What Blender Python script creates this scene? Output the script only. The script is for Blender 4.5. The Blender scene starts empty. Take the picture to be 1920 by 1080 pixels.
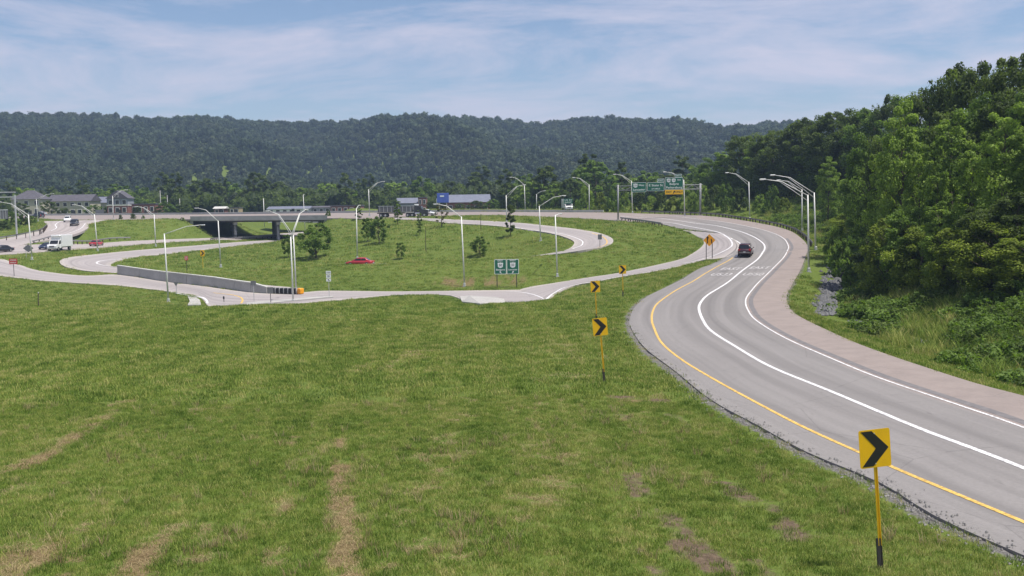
import bpy, math, random
import numpy as np
from mathutils import Vector, Matrix
from mathutils.bvhtree import BVHTree

# ------------------------------------------------------------------ camera, sky, sun, exposure
scene = bpy.context.scene
COL = scene.collection
FPX, CAMZ = 1850.0, 9.5                     # focal length in pixels of a 1920 wide frame, camera height over the ramp
PITCH = math.atan((540 - 387) / FPX)
ROLL = math.radians(0.9)
_R0 = Vector((1, 0, 0)); _U0 = Vector((0, math.sin(PITCH), math.cos(PITCH))); _F0 = Vector((0, math.cos(PITCH), -math.sin(PITCH)))
_RV = math.cos(ROLL) * _R0 - math.sin(ROLL) * _U0
_UV = math.sin(ROLL) * _R0 + math.cos(ROLL) * _U0
cam_data = bpy.data.cameras.new('camera')
cam_data.sensor_width = 36.0
cam_data.lens = 36.0 * FPX / 1920.0
cam_data.clip_start = 0.5
cam_data.clip_end = 12000
cam = bpy.data.objects.new('camera', cam_data)
COL.objects.link(cam)
_m = Matrix((_RV, _UV, -_F0)).transposed().to_4x4()
_m.translation = Vector((0, 0, CAMZ))
cam.matrix_world = _m
scene.camera = cam

SUN_ELEV, SUN_AZ = math.radians(67), math.radians(112)       # azimuth clockwise from +Y (the viewing direction)
world = bpy.data.worlds.new('World')
scene.world = world
world.use_nodes = True
wn, wl = world.node_tree.nodes, world.node_tree.links
for n in list(wn): wn.remove(n)
w_out = wn.new('ShaderNodeOutputWorld'); w_bg = wn.new('ShaderNodeBackground')
w_sky = wn.new('ShaderNodeTexSky'); w_sky.sky_type = 'NISHITA'; w_sky.sun_disc = False
w_sky.sun_elevation = SUN_ELEV; w_sky.sun_rotation = SUN_AZ
w_sky.altitude = 200; w_sky.air_density = 1.0; w_sky.dust_density = 0.6; w_sky.ozone_density = 2.5
# thin high cloud sheets, laid out on a plane far overhead (direction / height)
w_geo = wn.new('ShaderNodeNewGeometry'); w_sep = wn.new('ShaderNodeSeparateXYZ')
wl.new(w_geo.outputs['Incoming'], w_sep.inputs[0])
def wmath(op, a, b=None, clamp=False):
    n = wn.new('ShaderNodeMath'); n.operation = op; n.use_clamp = clamp
    for i, v in enumerate((a, b)):
        if v is None: continue
        if isinstance(v, (int, float)): n.inputs[i].default_value = v
        else: wl.new(v, n.inputs[i])
    return n.outputs[0]
w_z = wmath('ADD', wmath('ABSOLUTE', w_sep.outputs[2]), 0.10)
w_comb = wn.new('ShaderNodeCombineXYZ')
wl.new(wmath('DIVIDE', w_sep.outputs[0], w_z), w_comb.inputs[0])
wl.new(wmath('DIVIDE', w_sep.outputs[1], w_z), w_comb.inputs[1])
w_map = wn.new('ShaderNodeMapping'); w_map.inputs['Scale'].default_value = (0.9, 1.1, 1); w_map.inputs['Rotation'].default_value = (0, 0, 0.35)
w_map.inputs['Location'].default_value = (2.3, 1.7, 0)
wl.new(w_comb.outputs[0], w_map.inputs[0])
w_n1 = wn.new('ShaderNodeTexNoise'); w_n1.inputs['Scale'].default_value = 0.85; w_n1.inputs['Detail'].default_value = 8; w_n1.inputs['Roughness'].default_value = 0.66
w_n1.inputs['Distortion'].default_value = 0.5
wl.new(w_map.outputs[0], w_n1.inputs['Vector'])
w_ramp = wn.new('ShaderNodeValToRGB')
w_ramp.color_ramp.elements[0].position = 0.42; w_ramp.color_ramp.elements[0].color = (0, 0, 0, 1)
w_ramp.color_ramp.elements[1].position = 0.64; w_ramp.color_ramp.elements[1].color = (1, 1, 1, 1)
wl.new(w_n1.outputs['Fac'], w_ramp.inputs[0])
w_mix = wn.new('ShaderNodeMixRGB'); w_mix.blend_type = 'MIX'
wl.new(wmath('MULTIPLY', w_ramp.outputs[0], 0.75), w_mix.inputs[0])
SKY_GAIN = wn.new('ShaderNodeMixRGB'); SKY_GAIN.blend_type = 'MULTIPLY'; SKY_GAIN.inputs[0].default_value = 1.0
wl.new(w_sky.outputs[0], SKY_GAIN.inputs[1]); SKY_GAIN.inputs[2].default_value = (0.97, 0.94, 0.97, 1)
wl.new(SKY_GAIN.outputs[0], w_mix.inputs[1]); w_mix.inputs[2].default_value = (6.2, 5.85, 6.8, 1)
wl.new(w_mix.outputs[0], w_bg.inputs[0]); w_bg.inputs[1].default_value = 0.09
wl.new(w_bg.outputs[0], w_out.inputs[0])

sun_data = bpy.data.lights.new('sun', 'SUN'); sun_data.energy = 4.4; sun_data.angle = math.radians(0.6); sun_data.color = (1.0, 0.95, 0.87)
sun = bpy.data.objects.new('sun', sun_data); COL.objects.link(sun)
sun_dir = Vector((math.sin(SUN_AZ) * math.cos(SUN_ELEV), math.cos(SUN_AZ) * math.cos(SUN_ELEV), math.sin(SUN_ELEV)))
sun.rotation_euler = (-sun_dir).to_track_quat('-Z', 'Y').to_euler()
sun.location = (40, -20, 80)
vs = scene.view_settings
vs.view_transform = 'Standard'; vs.look = 'None'; vs.exposure = 0.45; vs.gamma = 1.0; vs.use_curve_mapping = False
scene.cycles.max_bounces = 6; scene.cycles.diffuse_bounces = 3; scene.cycles.transmission_bounces = 4; scene.cycles.transparent_max_bounces = 6
scene.cycles.volume_bounces = 0
scene.cycles.use_denoising = True

RNG = np.random.default_rng(7)
random.seed(7)

# ------------------------------------------------------------------ helpers
def ray(px, py):
    d = _RV * ((px - 960) / FPX) + _UV * (-(py - 540) / FPX) + _F0
    return d
def PZ(px, py, z):                              # the point of a picture ray at height z
    d = ray(px, py); t = (z - CAMZ) / d.z if z < 100 else z / d.y      # a value over 100 is a depth along y instead
    return Vector((0, 0, CAMZ)) + d * t
def PD(px, py, D):                              # the point of a picture ray at depth y = D
    d = ray(px, py); return Vector((0, 0, CAMZ)) + d * (D / d.y)

def catmull(pts, step):
    P = np.asarray(pts, float); out = []
    n = len(P)
    for i in range(n - 1):
        p0 = P[max(i - 1, 0)]; p1 = P[i]; p2 = P[i + 1]; p3 = P[min(i + 2, n - 1)]
        k = max(1, int(math.ceil(np.linalg.norm((p2 - p1)[:3]) / step)))
        for j in range(k):
            t = j / k
            out.append(0.5 * ((2 * p1) + (-p0 + p2) * t + (2 * p0 - 5 * p1 + 4 * p2 - p3) * t * t + (-p0 + 3 * p1 - 3 * p2 + p3) * t ** 3))
    out.append(P[-1]); return np.array(out)

def mesh_np(name, V, F, mats, smooth=False, attrs=None, midx=None):
    """V (n,3), F list/array of faces (all tris or quads array, or list of lists)."""
    me = bpy.data.meshes.new(name)
    V = np.asarray(V, np.float32)
    if isinstance(F, np.ndarray):
        k = F.shape[1]; nf = len(F)
        me.vertices.add(len(V)); me.vertices.foreach_set('co', V.ravel())
        me.loops.add(nf * k); me.loops.foreach_set('vertex_index', F.astype(np.int32).ravel())
        me.polygons.add(nf); me.polygons.foreach_set('loop_start', np.arange(0, nf * k, k, dtype=np.int32))
        me.update(calc_edges=True)
    else:
        me.from_pydata([tuple(map(float, v)) for v in V], [], F); me.update()
    if not isinstance(mats, (list, tuple)): mats = [mats]
    for m in mats: me.materials.append(m)
    if midx is not None: me.polygons.foreach_set('material_index', np.asarray(midx, np.int32))
    me.polygons.foreach_set('use_smooth', np.full(len(me.polygons), bool(smooth)))
    if attrs:
        for k, a in attrs.items():
            at = me.attributes.new(k, 'FLOAT', 'POINT'); at.data.foreach_set('value', np.asarray(a, np.float32))
    me.update()
    return me

class MB:
    """collects simple solids into one mesh"""
    def __init__(s): s.v = []; s.f = []
    def quad(s, a, b, c, d):
        n = len(s.v); s.v += [tuple(a), tuple(b), tuple(c), tuple(d)]; s.f.append((n, n + 1, n + 2, n + 3)); return s
    def poly(s, pts):
        n = len(s.v); s.v += [tuple(p) for p in pts]; s.f.append(tuple(range(n, n + len(pts)))); return s
    def box(s, c, d, rz=0.0, bev=0.0):
        hx, hy, hz = d[0] / 2, d[1] / 2, d[2] / 2
        ca, sa = math.cos(rz), math.sin(rz)
        if bev <= 0:
            loc = [(x, y, z) for z in (-hz, hz) for x, y in ((-hx, -hy), (hx, -hy), (hx, hy), (-hx, hy))]
            fs = [(3, 2, 1, 0), (4, 5, 6, 7), (0, 1, 5, 4), (1, 2, 6, 5), (2, 3, 7, 6), (3, 0, 4, 7)]
        else:
            b = min(bev, hx * .9, hy * .9, hz * .9)
            ring = lambda i, z: [(x, y, z) for x, y in ((-hx + i + b, -hy + i), (hx - i - b, -hy + i), (hx - i, -hy + i + b), (hx - i, hy - i - b),
                                 (hx - i - b, hy - i), (-hx + i + b, hy - i), (-hx + i, hy - i - b), (-hx + i, -hy + i + b))]
            loc = ring(b * .6, -hz) + ring(0, -hz + b) + ring(0, hz - b) + ring(b * .6, hz)
            fs = [tuple(range(7, -1, -1)), tuple(range(24, 32))]
            for r in range(3):
                for k in range(8):
                    a, bb = r * 8 + k, r * 8 + (k + 1) % 8
                    fs.append((a, bb, bb + 8, a + 8))
        n = len(s.v)
        s.v += [(c[0] + x * ca - y * sa, c[1] + x * sa + y * ca, c[2] + z) for x, y, z in loc]
        s.f += [tuple(n + i for i in f) for f in fs]; return s
    def tube(s, pts, radii, seg=8, caps=True):
        pts = [Vector(p) for p in pts]
        if not isinstance(radii, (list, tuple)): radii = [radii] * len(pts)
        n0 = len(s.v)
        for i, p in enumerate(pts):
            t = (pts[min(i + 1, len(pts) - 1)] - pts[max(i - 1, 0)]).normalized()
            a = Vector((0, 0, 1)) if abs(t.z) < .9 else Vector((1, 0, 0))
            u = t.cross(a).normalized(); w = t.cross(u)
            for k in range(seg):
                an = 2 * math.pi * k / seg
                s.v.append(tuple(p + (u * math.cos(an) + w * math.sin(an)) * radii[i]))
        for i in range(len(pts) - 1):
            for k in range(seg):
                a = n0 + i * seg + k; b = n0 + i * seg + (k + 1) % seg
                s.f.append((a, a + seg, b + seg, b))
        if caps:
            s.f.append(tuple(n0 + k for k in range(seg))); s.f.append(tuple(n0 + (len(pts) - 1) * seg + k for k in range(seg - 1, -1, -1)))
        return s
    def prism(s, outline, axis_vec, flip=False):
        """outline: list of 3d points (planar), extruded by axis_vec"""
        a = Vector(axis_vec); n = len(s.v); k = len(outline)
        s.v += [tuple(p) for p in outline] + [tuple(Vector(p) + a) for p in outline]
        s.f.append(tuple(range(n, n + k))); s.f.append(tuple(range(n + 2 * k - 1, n + k - 1, -1)))
        for i in range(k):
            j = (i + 1) % k; s.f.append((n + i, n + k + i, n + k + j, n + j))
        return s
    def mesh(s, name, mat, smooth=False):
        me = bpy.data.meshes.new(name); me.from_pydata(s.v, [], s.f); me.update()
        import bmesh
        bm = bmesh.new(); bm.from_mesh(me); bmesh.ops.recalc_face_normals(bm, faces=bm.faces); bm.to_mesh(me); bm.free()
        for m in (mat if isinstance(mat, (list, tuple)) else [mat]): me.materials.append(m)
        if smooth: me.polygons.foreach_set('use_smooth', np.full(len(me.polygons), True))
        return me
    def build(s, name, mat, parent=None, smooth=False):
        o = bpy.data.objects.new(name, s.mesh(name, mat, smooth)); COL.objects.link(o)
        if parent is not None: o.parent = parent
        return o

def link(name, me, parent=None, loc=None, rz=None):
    o = bpy.data.objects.new(name, me); COL.objects.link(o)
    if parent is not None: o.parent = parent
    if loc is not None: o.location = loc
    if rz is not None: o.rotation_euler = (0, 0, rz)
    return o
def tag(o, label=None, cat=None, group=None, kind=None):
    if label: o['label'] = label
    if cat: o['category'] = cat
    if group: o['group'] = group
    if kind: o['kind'] = kind
    return o
def thing(name, label, cat, loc=(0, 0, 0), rz=0.0, group=None):
    o = bpy.data.objects.new(name, None); COL.objects.link(o); o.empty_display_size = 0.3
    o.location = loc; o.rotation_euler = (0, 0, rz)
    return tag(o, label, cat, group)
def dup(root, loc, rz, label, group=None, scale=None):
    def cp(o, par):
        c = o.copy(); COL.objects.link(c); c.parent = par
        for ch in o.children: cp(ch, c)
        return c
    r = root.copy(); COL.objects.link(r); r.location = loc; r.rotation_euler = (0, 0, rz)
    if scale is not None: r.scale = scale if isinstance(scale, (tuple, list)) else (scale,) * 3
    r['label'] = label
    if group: r['group'] = group
    for ch in list(root.children): cp(ch, r)
    return r

# ------------------------------------------------------------------ materials
def new_mat(name):
    m = bpy.data.materials.new(name); m.use_nodes = True
    nt = m.node_tree; b = nt.nodes['Principled BSDF']; return m, nt, b
def N(nt, t, **kw):
    n = nt.nodes.new(t)
    for k, v in kw.items():
        if k in n.inputs: n.inputs[k].default_value = v
        else: setattr(n, k, v)
    return n
def noise(nt, vec, scale, detail=4, rough=.55, dist=0):
    n = N(nt, 'ShaderNodeTexNoise', Scale=scale, Detail=detail, Roughness=rough, Distortion=dist)
    if vec is not None: nt.links.new(vec, n.inputs['Vector'])
    return n.outputs['Fac']
def ramp(nt, fac, stops):
    n = N(nt, 'ShaderNodeValToRGB'); e = n.color_ramp.elements
    while len(e) < len(stops): e.new(.5)
    for el, (p, c) in zip(e, stops):
        el.position = p; el.color = c if len(c) == 4 else (*c, 1)
    nt.links.new(fac, n.inputs[0]); return n.outputs[0]
def mix(nt, fac, a, b, mode='MIX'):
    n = N(nt, 'ShaderNodeMixRGB', blend_type=mode)
    for i, v in enumerate((fac, a, b)):
        if isinstance(v, (int, float)): n.inputs[i].default_value = v
        elif isinstance(v, tuple): n.inputs[i].default_value = v if len(v) == 4 else (*v, 1)
        else: nt.links.new(v, n.inputs[i])
    return n.outputs[0]
def nmath(nt, op, a, b=0.0, clamp=False):
    n = N(nt, 'ShaderNodeMath', operation=op, use_clamp=clamp)
    for i, v in enumerate((a, b)):
        if isinstance(v, (int, float)): n.inputs[i].default_value = v
        else: nt.links.new(v, n.inputs[i])
    return n.outputs[0]
def bump(nt, b, h, strength, dist):
    n = N(nt, 'ShaderNodeBump', Strength=strength, Distance=dist); nt.links.new(h, n.inputs['Height']); nt.links.new(n.outputs[0], b.inputs['Normal'])

def plain(name, col, rough=.6, metal=0.0, var=.12, scale=3.0, spec=.5, coat=0.0):
    m, nt, b = new_mat(name)
    g = N(nt, 'ShaderNodeTexCoord')
    f = noise(nt, g.outputs['Object'], scale, 5)
    lo = tuple(c * (1 - var) for c in col); hi = tuple(min(1, c * (1 + var)) for c in col)
    nt.links.new(ramp(nt, f, [(.3, lo), (.7, hi)]), b.inputs['Base Color'])
    b.inputs['Roughness'].default_value = rough; b.inputs['Metallic'].default_value = metal
    b.inputs['Specular IOR Level'].default_value = spec; b.inputs['Coat Weight'].default_value = coat
    return m

M = {}
M['galv'] = plain('galvanised_steel', (.50, .51, .51), .5, .35, .12, 1.2)
M['galv_dull'] = plain('dull_galvanised_steel', (.30, .305, .31), .6, .3, .15, 1.2)
M['alu'] = plain('aluminium_pole', (.66, .66, .63), .5, .1, .08, 1.0)
M['dark_steel'] = plain('weathered_steel', (.05, .045, .045), .7, .2)
M['rail'] = plain('guardrail_steel', (.26, .25, .25), .55, .4, .2, .7)
M['white_paint'] = plain('white_paint', (.78, .78, .78), .45)
M['black'] = plain('black_rubber', (.018, .018, .02), .8)
M['glass'] = plain('dark_glass', (.015, .018, .022), .08, 0, .05, 1, .6)
M['yellow_sign'] = plain('yellow_sign_sheeting', (.82, .47, .004), .45, 0, .05, 4)
M['orange_sign'] = plain('orange_sign_sheeting', (.80, .33, .005), .45, 0, .05, 4)
M['black_sign'] = plain('black_sign_print', (.012, .012, .012), .5)
M['green_sign'] = plain('green_sign_sheeting', (.004, .115, .062), .45, 0, .08, 2)
M['white_sign'] = plain('white_sign_sheeting', (.75, .78, .76), .45, 0, .05, 2)
M['red_sign'] = plain('red_sign_sheeting', (.55, .03, .03), .45)
M['sign_back'] = plain('sign_back_aluminium', (.19, .19, .20), .5, .4)
M['wood_post'] = plain('brown_post', (.07, .05, .04), .8)
M['yellow_post'] = plain('yellow_post', (.80, .50, .012), .5, 0, .08, 2)

def concrete(name, col, scale=.5):
    m, nt, b = new_mat(name)
    g = N(nt, 'ShaderNodeNewGeometry').outputs['Position']
    f1 = noise(nt, g, scale, 6, .6); f2 = noise(nt, g, scale * 14, 3)
    c = ramp(nt, f1, [(.28, tuple(x * .74 for x in col)), (.72, tuple(min(1, x * 1.12) for x in col))])
    c = mix(nt, .25, c, ramp(nt, f2, [(.3, tuple(x * .6 for x in col)), (.7, tuple(min(1, x * 1.25) for x in col))]))
    nt.links.new(c, b.inputs['Base Color']); b.inputs['Roughness'].default_value = .85
    bump(nt, b, f2, .25, .02); return m
M['concrete'] = concrete('concrete', (.40, .385, .36))
M['concrete_wall'] = concrete('wall_concrete', (.40, .39, .375), .35)
M['concrete_deck'] = concrete('deck_concrete', (.34, .34, .33))
M['white_concrete'] = concrete('pale_concrete', (.55, .54, .50))

def road_mat(name, base, edge, tracks=True, patch=1.0):
    """u attribute: 0..1 across the strip, s attribute: metres along it"""
    m, nt, b = new_mat(name)
    g = N(nt, 'ShaderNodeNewGeometry').outputs['Position']
    u = N(nt, 'ShaderNodeAttribute', attribute_name='u').outputs['Fac']
    s = N(nt, 'ShaderNodeAttribute', attribute_name='s').outputs['Fac']
    f1 = noise(nt, g, .11, 5, .6); f2 = noise(nt, g, 9.0, 3, .7); f3 = noise(nt, g, .7, 4, .6)
    c = ramp(nt, f1, [(.3, tuple(x * .86 for x in base)), (.7, tuple(x * 1.1 for x in base))])
    # long streaks and worn wheel tracks along the lanes
    cb = N(nt, 'ShaderNodeCombineXYZ'); nt.links.new(nmath(nt, 'MULTIPLY', u, 26.0), cb.inputs[0]); nt.links.new(nmath(nt, 'MULTIPLY', s, .035), cb.inputs[1])
    st = noise(nt, cb.outputs[0], 1.0, 4, .6)
    c = mix(nt, .55 * patch, c, ramp(nt, st, [(.32, tuple(x * .74 for x in base)), (.68, tuple(x * 1.16 for x in base))]))
    c = mix(nt, .35, c, ramp(nt, f2, [(.3, tuple(x * .72 for x in base)), (.7, tuple(min(1, x * 1.25) for x in base))]))
    # worn darker tracks and short rubber marks in the lanes
    tb = N(nt, 'ShaderNodeCombineXYZ'); nt.links.new(nmath(nt, 'MULTIPLY', u, 11.0), tb.inputs[0]); nt.links.new(nmath(nt, 'MULTIPLY', s, .012), tb.inputs[1])
    tk_ = noise(nt, tb.outputs[0], 1.0, 2, .5)
    c = mix(nt, ramp(nt, tk_, [(.46, (0, 0, 0)), (.68, (.75, .75, .75))]), c, tuple(x * .62 for x in base))
    sb = N(nt, 'ShaderNodeCombineXYZ'); nt.links.new(nmath(nt, 'MULTIPLY', u, 30.0), sb.inputs[0]); nt.links.new(nmath(nt, 'MULTIPLY', s, .45), sb.inputs[1])
    sk_ = noise(nt, sb.outputs[0], 1.0, 3, .6)
    c = mix(nt, ramp(nt, sk_, [(.68, (0, 0, 0)), (.76, (.5, .5, .5))]), c, tuple(x * .45 for x in base))
    # shoulder colour outside the traffic lanes
    at = N(nt, 'ShaderNodeAttribute', attribute_name='shoulder').outputs['Fac']
    ec = ramp(nt, f3, [(.3, tuple(x * .85 for x in edge)), (.7, tuple(x * 1.1 for x in edge))])
    ec = mix(nt, .3, ec, ramp(nt, f2, [(.3, tuple(x * .7 for x in edge)), (.7, tuple(min(1, x * 1.2) for x in edge))]))
    c = mix(nt, at, c, ec)
    # fine transverse cracks
    v = N(nt, 'ShaderNodeTexVoronoi', feature='DISTANCE_TO_EDGE', Scale=.16); nt.links.new(g, v.inputs['Vector'])
    dn = noise(nt, g, 1.6, 3)
    crack = nmath(nt, 'LESS_THAN', nmath(nt, 'ADD', v.outputs['Distance'], nmath(nt, 'MULTIPLY', dn, .02)), .0135)
    c = mix(nt, nmath(nt, 'MULTIPLY', crack, .28), c, tuple(x * .35 for x in base))
    nt.links.new(c, b.inputs['Base Color']); b.inputs['Roughness'].default_value = .82
    b.inputs['Specular IOR Level'].default_value = .35
    bump(nt, b, f2, .3, .02); return m
M['asphalt'] = road_mat('ramp_asphalt', (.226, .211, .203), (.262, .218, .198))
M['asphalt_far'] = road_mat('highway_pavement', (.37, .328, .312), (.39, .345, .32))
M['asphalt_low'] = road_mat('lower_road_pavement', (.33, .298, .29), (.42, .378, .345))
def line_mat(name, col):
    m, nt, b = new_mat(name)
    g = N(nt, 'ShaderNodeNewGeometry').outputs['Position']
    f = noise(nt, g, 6, 4, .7); f1 = noise(nt, g, .25, 3)
    c = ramp(nt, f, [(.35, tuple(x * .38 for x in col)), (.54, col)])
    c = mix(nt, nmath(nt, 'MULTIPLY', f1, .3), c, tuple(x * .75 for x in col))
    nt.links.new(c, b.inputs['Base Color']); b.inputs['Roughness'].default_value = .6; return m
M['line_white'] = line_mat('white_road_paint', (.80, .78, .78))
M['line_yellow'] = line_mat('yellow_road_paint', (.74, .47, .11))

def rumble_mat():
    m, nt, b = new_mat('rumble_strip_asphalt'); g = N(nt, 'ShaderNodeNewGeometry').outputs['Position']
    f = noise(nt, g, 2.0, 5, .7); nt.links.new(ramp(nt, f, [(.3, (.115, .108, .11)), (.7, (.20, .185, .185))]), b.inputs['Base Color']); b.inputs['Roughness'].default_value = .9; return m
M['rumble'] = rumble_mat()
def worn_mat():
    m, nt, b = new_mat('worn_lettering_paint'); g = N(nt, 'ShaderNodeNewGeometry').outputs['Position']
    f = noise(nt, g, 3.0, 5, .75); nt.links.new(ramp(nt, f, [(.38, (.28, .26, .26)), (.62, (.68, .66, .66))]), b.inputs['Base Color']); b.inputs['Roughness'].default_value = .8; return m
M['worn_paint'] = worn_mat()
def ground_mat():
    m, nt, b = new_mat('grassy_ground')
    g = N(nt, 'ShaderNodeNewGeometry').outputs['Position']
    big = noise(nt, g, .022, 5, .6); mid = noise(nt, g, .22, 5, .65); fine = noise(nt, g, 3.2, 4, .7); vf = noise(nt, g, 14, 2, .7)
    c = ramp(nt, mid, [(.25, (.078, .112, .021)), (.5, (.112, .155, .030)), (.78, (.170, .192, .050))])
    c = mix(nt, .45, c, ramp(nt, big, [(.3, (.072, .120, .020)), (.52, (.122, .165, .032)), (.72, (.180, .188, .055))]))
    c = mix(nt, .45, c, ramp(nt, fine, [(.28, (.048, .074, .013)), (.5, (.100, .138, .028)), (.75, (.18, .20, .065))]))
    straw = N(nt, 'ShaderNodeAttribute', attribute_name='straw').outputs['Fac']
    br = nmath(nt, 'ADD', straw, nmath(nt, 'MULTIPLY', nmath(nt, 'SUBTRACT', noise(nt, g, 3.5, 6, .75), .5), 1.3))
    fac = ramp(nt, br, [(.38, (0, 0, 0)), (.85, (1, 1, 1))])
    sc = ramp(nt, vf, [(.3, (.09, .062, .034)), (.55, (.20, .14, .075)), (.8, (.33, .24, .135))])
    c = mix(nt, nmath(nt, 'MULTIPLY', fac, .85), c, sc)
    dirt = N(nt, 'ShaderNodeAttribute', attribute_name='dirt').outputs['Fac']
    dr = ramp(nt, nmath(nt, 'ADD', dirt, nmath(nt, 'MULTIPLY', nmath(nt, 'SUBTRACT', noise(nt, g, 2.2, 6, .75), .5), 1.7)), [(.42, (0, 0, 0)), (.85, (1, 1, 1))])
    dc = ramp(nt, noise(nt, g, 5, 4, .7), [(.3, (.07, .052, .035)), (.6, (.15, .11, .075)), (.85, (.24, .19, .14))])
    c = mix(nt, dr, c, dc)
    grav = N(nt, 'ShaderNodeAttribute', attribute_name='gravel').outputs['Fac']
    gr = ramp(nt, nmath(nt, 'ADD', grav, nmath(nt, 'MULTIPLY', nmath(nt, 'SUBTRACT', noise(nt, g, 1.3, 4, .7), .5), .9)), [(.45, (0, 0, 0)), (.65, (1, 1, 1))])
    gc = ramp(nt, noise(nt, g, 12, 3, .7), [(.3, (.07, .065, .06)), (.6, (.19, .18, .17)), (.8, (.34, .32, .30))])
    c = mix(nt, gr, c, gc)
    nt.links.new(c, b.inputs['Base Color']); b.inputs['Roughness'].default_value = .95; b.inputs['Specular IOR Level'].default_value = .1
    h = nmath(nt, 'ADD', fine, nmath(nt, 'MULTIPLY', vf, .6))
    bump(nt, b, h, .8, .12)
    return m
M['ground'] = ground_mat()

def leaf_mat(name, dark, light, trans=.45, patch=.0, tintw=.75):
    m, nt, b = new_mat(name)
    t = N(nt, 'ShaderNodeAttribute', attribute_name='tint').outputs['Fac']
    oi = N(nt, 'ShaderNodeObjectInfo').outputs['Random']
    f = nmath(nt, 'ADD', nmath(nt, 'MULTIPLY', t, tintw), nmath(nt, 'MULTIPLY', oi, 1 - tintw))
    c = ramp(nt, f, [(.08, dark), (.92, light)])
    nt.links.new(c, b.inputs['Base Color']); b.inputs['Roughness'].default_value = .6; b.inputs['Specular IOR Level'].default_value = .18
    tr = N(nt, 'ShaderNodeBsdfTranslucent'); nt.links.new(mix(nt, 1.0, c, (1.25, 1.35, .55), 'MULTIPLY'), tr.inputs[0])
    ms = N(nt, 'ShaderNodeMixShader'); ms.inputs[0].default_value = trans
    nt.links.new(b.outputs[0], ms.inputs[1]); nt.links.new(tr.outputs[0], ms.inputs[2])
    nt.links.new(ms.outputs[0], nt.nodes['Material Output'].inputs[0]); return m
M['leaf_dark'] = leaf_mat('dark_leaves', (.042, .068, .018), (.140, .190, .050))
M['leaf_mid'] = leaf_mat('mid_green_leaves', (.060, .108, .020), (.195, .290, .060))
M['leaf_light'] = leaf_mat('light_green_leaves', (.090, .150, .026), (.31, .42, .090))
M['leaf_yellow'] = leaf_mat('yellow_green_leaves', (.095, .135, .018), (.28, .34, .058))
M['leaf_far'] = leaf_mat('far_leaves', (.016, .032, .014), (.062, .090, .032), .2, 0, .45)
M['leaf_far_light'] = leaf_mat('far_light_leaves', (.024, .040, .018), (.085, .108, .042), .2, 0, .45)
M['leaf_brown'] = leaf_mat('dull_leaves', (.06, .052, .022), (.12, .105, .045))
M['bark'] = plain('bark', (.095, .075, .055), .9, 0, .35, 6)
def grass_mat(name, stops):
    m, nt, b = new_mat(name)
    g = N(nt, 'ShaderNodeNewGeometry').outputs['Position']
    oi = N(nt, 'ShaderNodeObjectInfo').outputs['Random']
    mid = noise(nt, g, .22, 5, .65); big = noise(nt, g, .022, 5, .6)
    sm = noise(nt, g, 1.1, 4, .7)
    f = nmath(nt, 'ADD', nmath(nt, 'ADD', nmath(nt, 'MULTIPLY', oi, .40), nmath(nt, 'MULTIPLY', sm, .26)), nmath(nt, 'ADD', nmath(nt, 'MULTIPLY', mid, .42), nmath(nt, 'MULTIPLY', big, .26)))
    sx = N(nt, 'ShaderNodeSeparateXYZ'); nt.links.new(g, sx.inputs[0])
    wob = nmath(nt, 'MULTIPLY', noise(nt, g, .12, 3), 5.0)
    stripe = nmath(nt, 'SINE', nmath(nt, 'ADD', nmath(nt, 'MULTIPLY', nmath(nt, 'ADD', sx.outputs[0], nmath(nt, 'MULTIPLY', sx.outputs[1], .06)), 2.4), wob))
    f = nmath(nt, 'ADD', f, nmath(nt, 'ADD', nmath(nt, 'MULTIPLY', stripe, .028), .014))
    c = ramp(nt, f, stops)
    nt.links.new(c, b.inputs['Base Color']); b.inputs['Roughness'].default_value = .7; b.inputs['Specular IOR Level'].default_value = .15
    tr = N(nt, 'ShaderNodeBsdfTranslucent'); nt.links.new(c, tr.inputs[0])
    ms = N(nt, 'ShaderNodeMixShader'); ms.inputs[0].default_value = .3
    nt.links.new(b.outputs[0], ms.inputs[1]); nt.links.new(tr.outputs[0], ms.inputs[2])
    nt.links.new(ms.outputs[0], nt.nodes['Material Output'].inputs[0]); return m
M['grass'] = grass_mat('grass_blades', [(.41, (.048, .098, .013)), (.55, (.132, .215, .032)), (.68, (.238, .322, .058)), (.80, (.35, .38, .095)), (.90, (.50, .45, .18))])
M['straw'] = grass_mat('dry_grass_blades', [(.3, (.19, .135, .075)), (.5, (.30, .215, .12)), (.8, (.46, .37, .20))])

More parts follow.
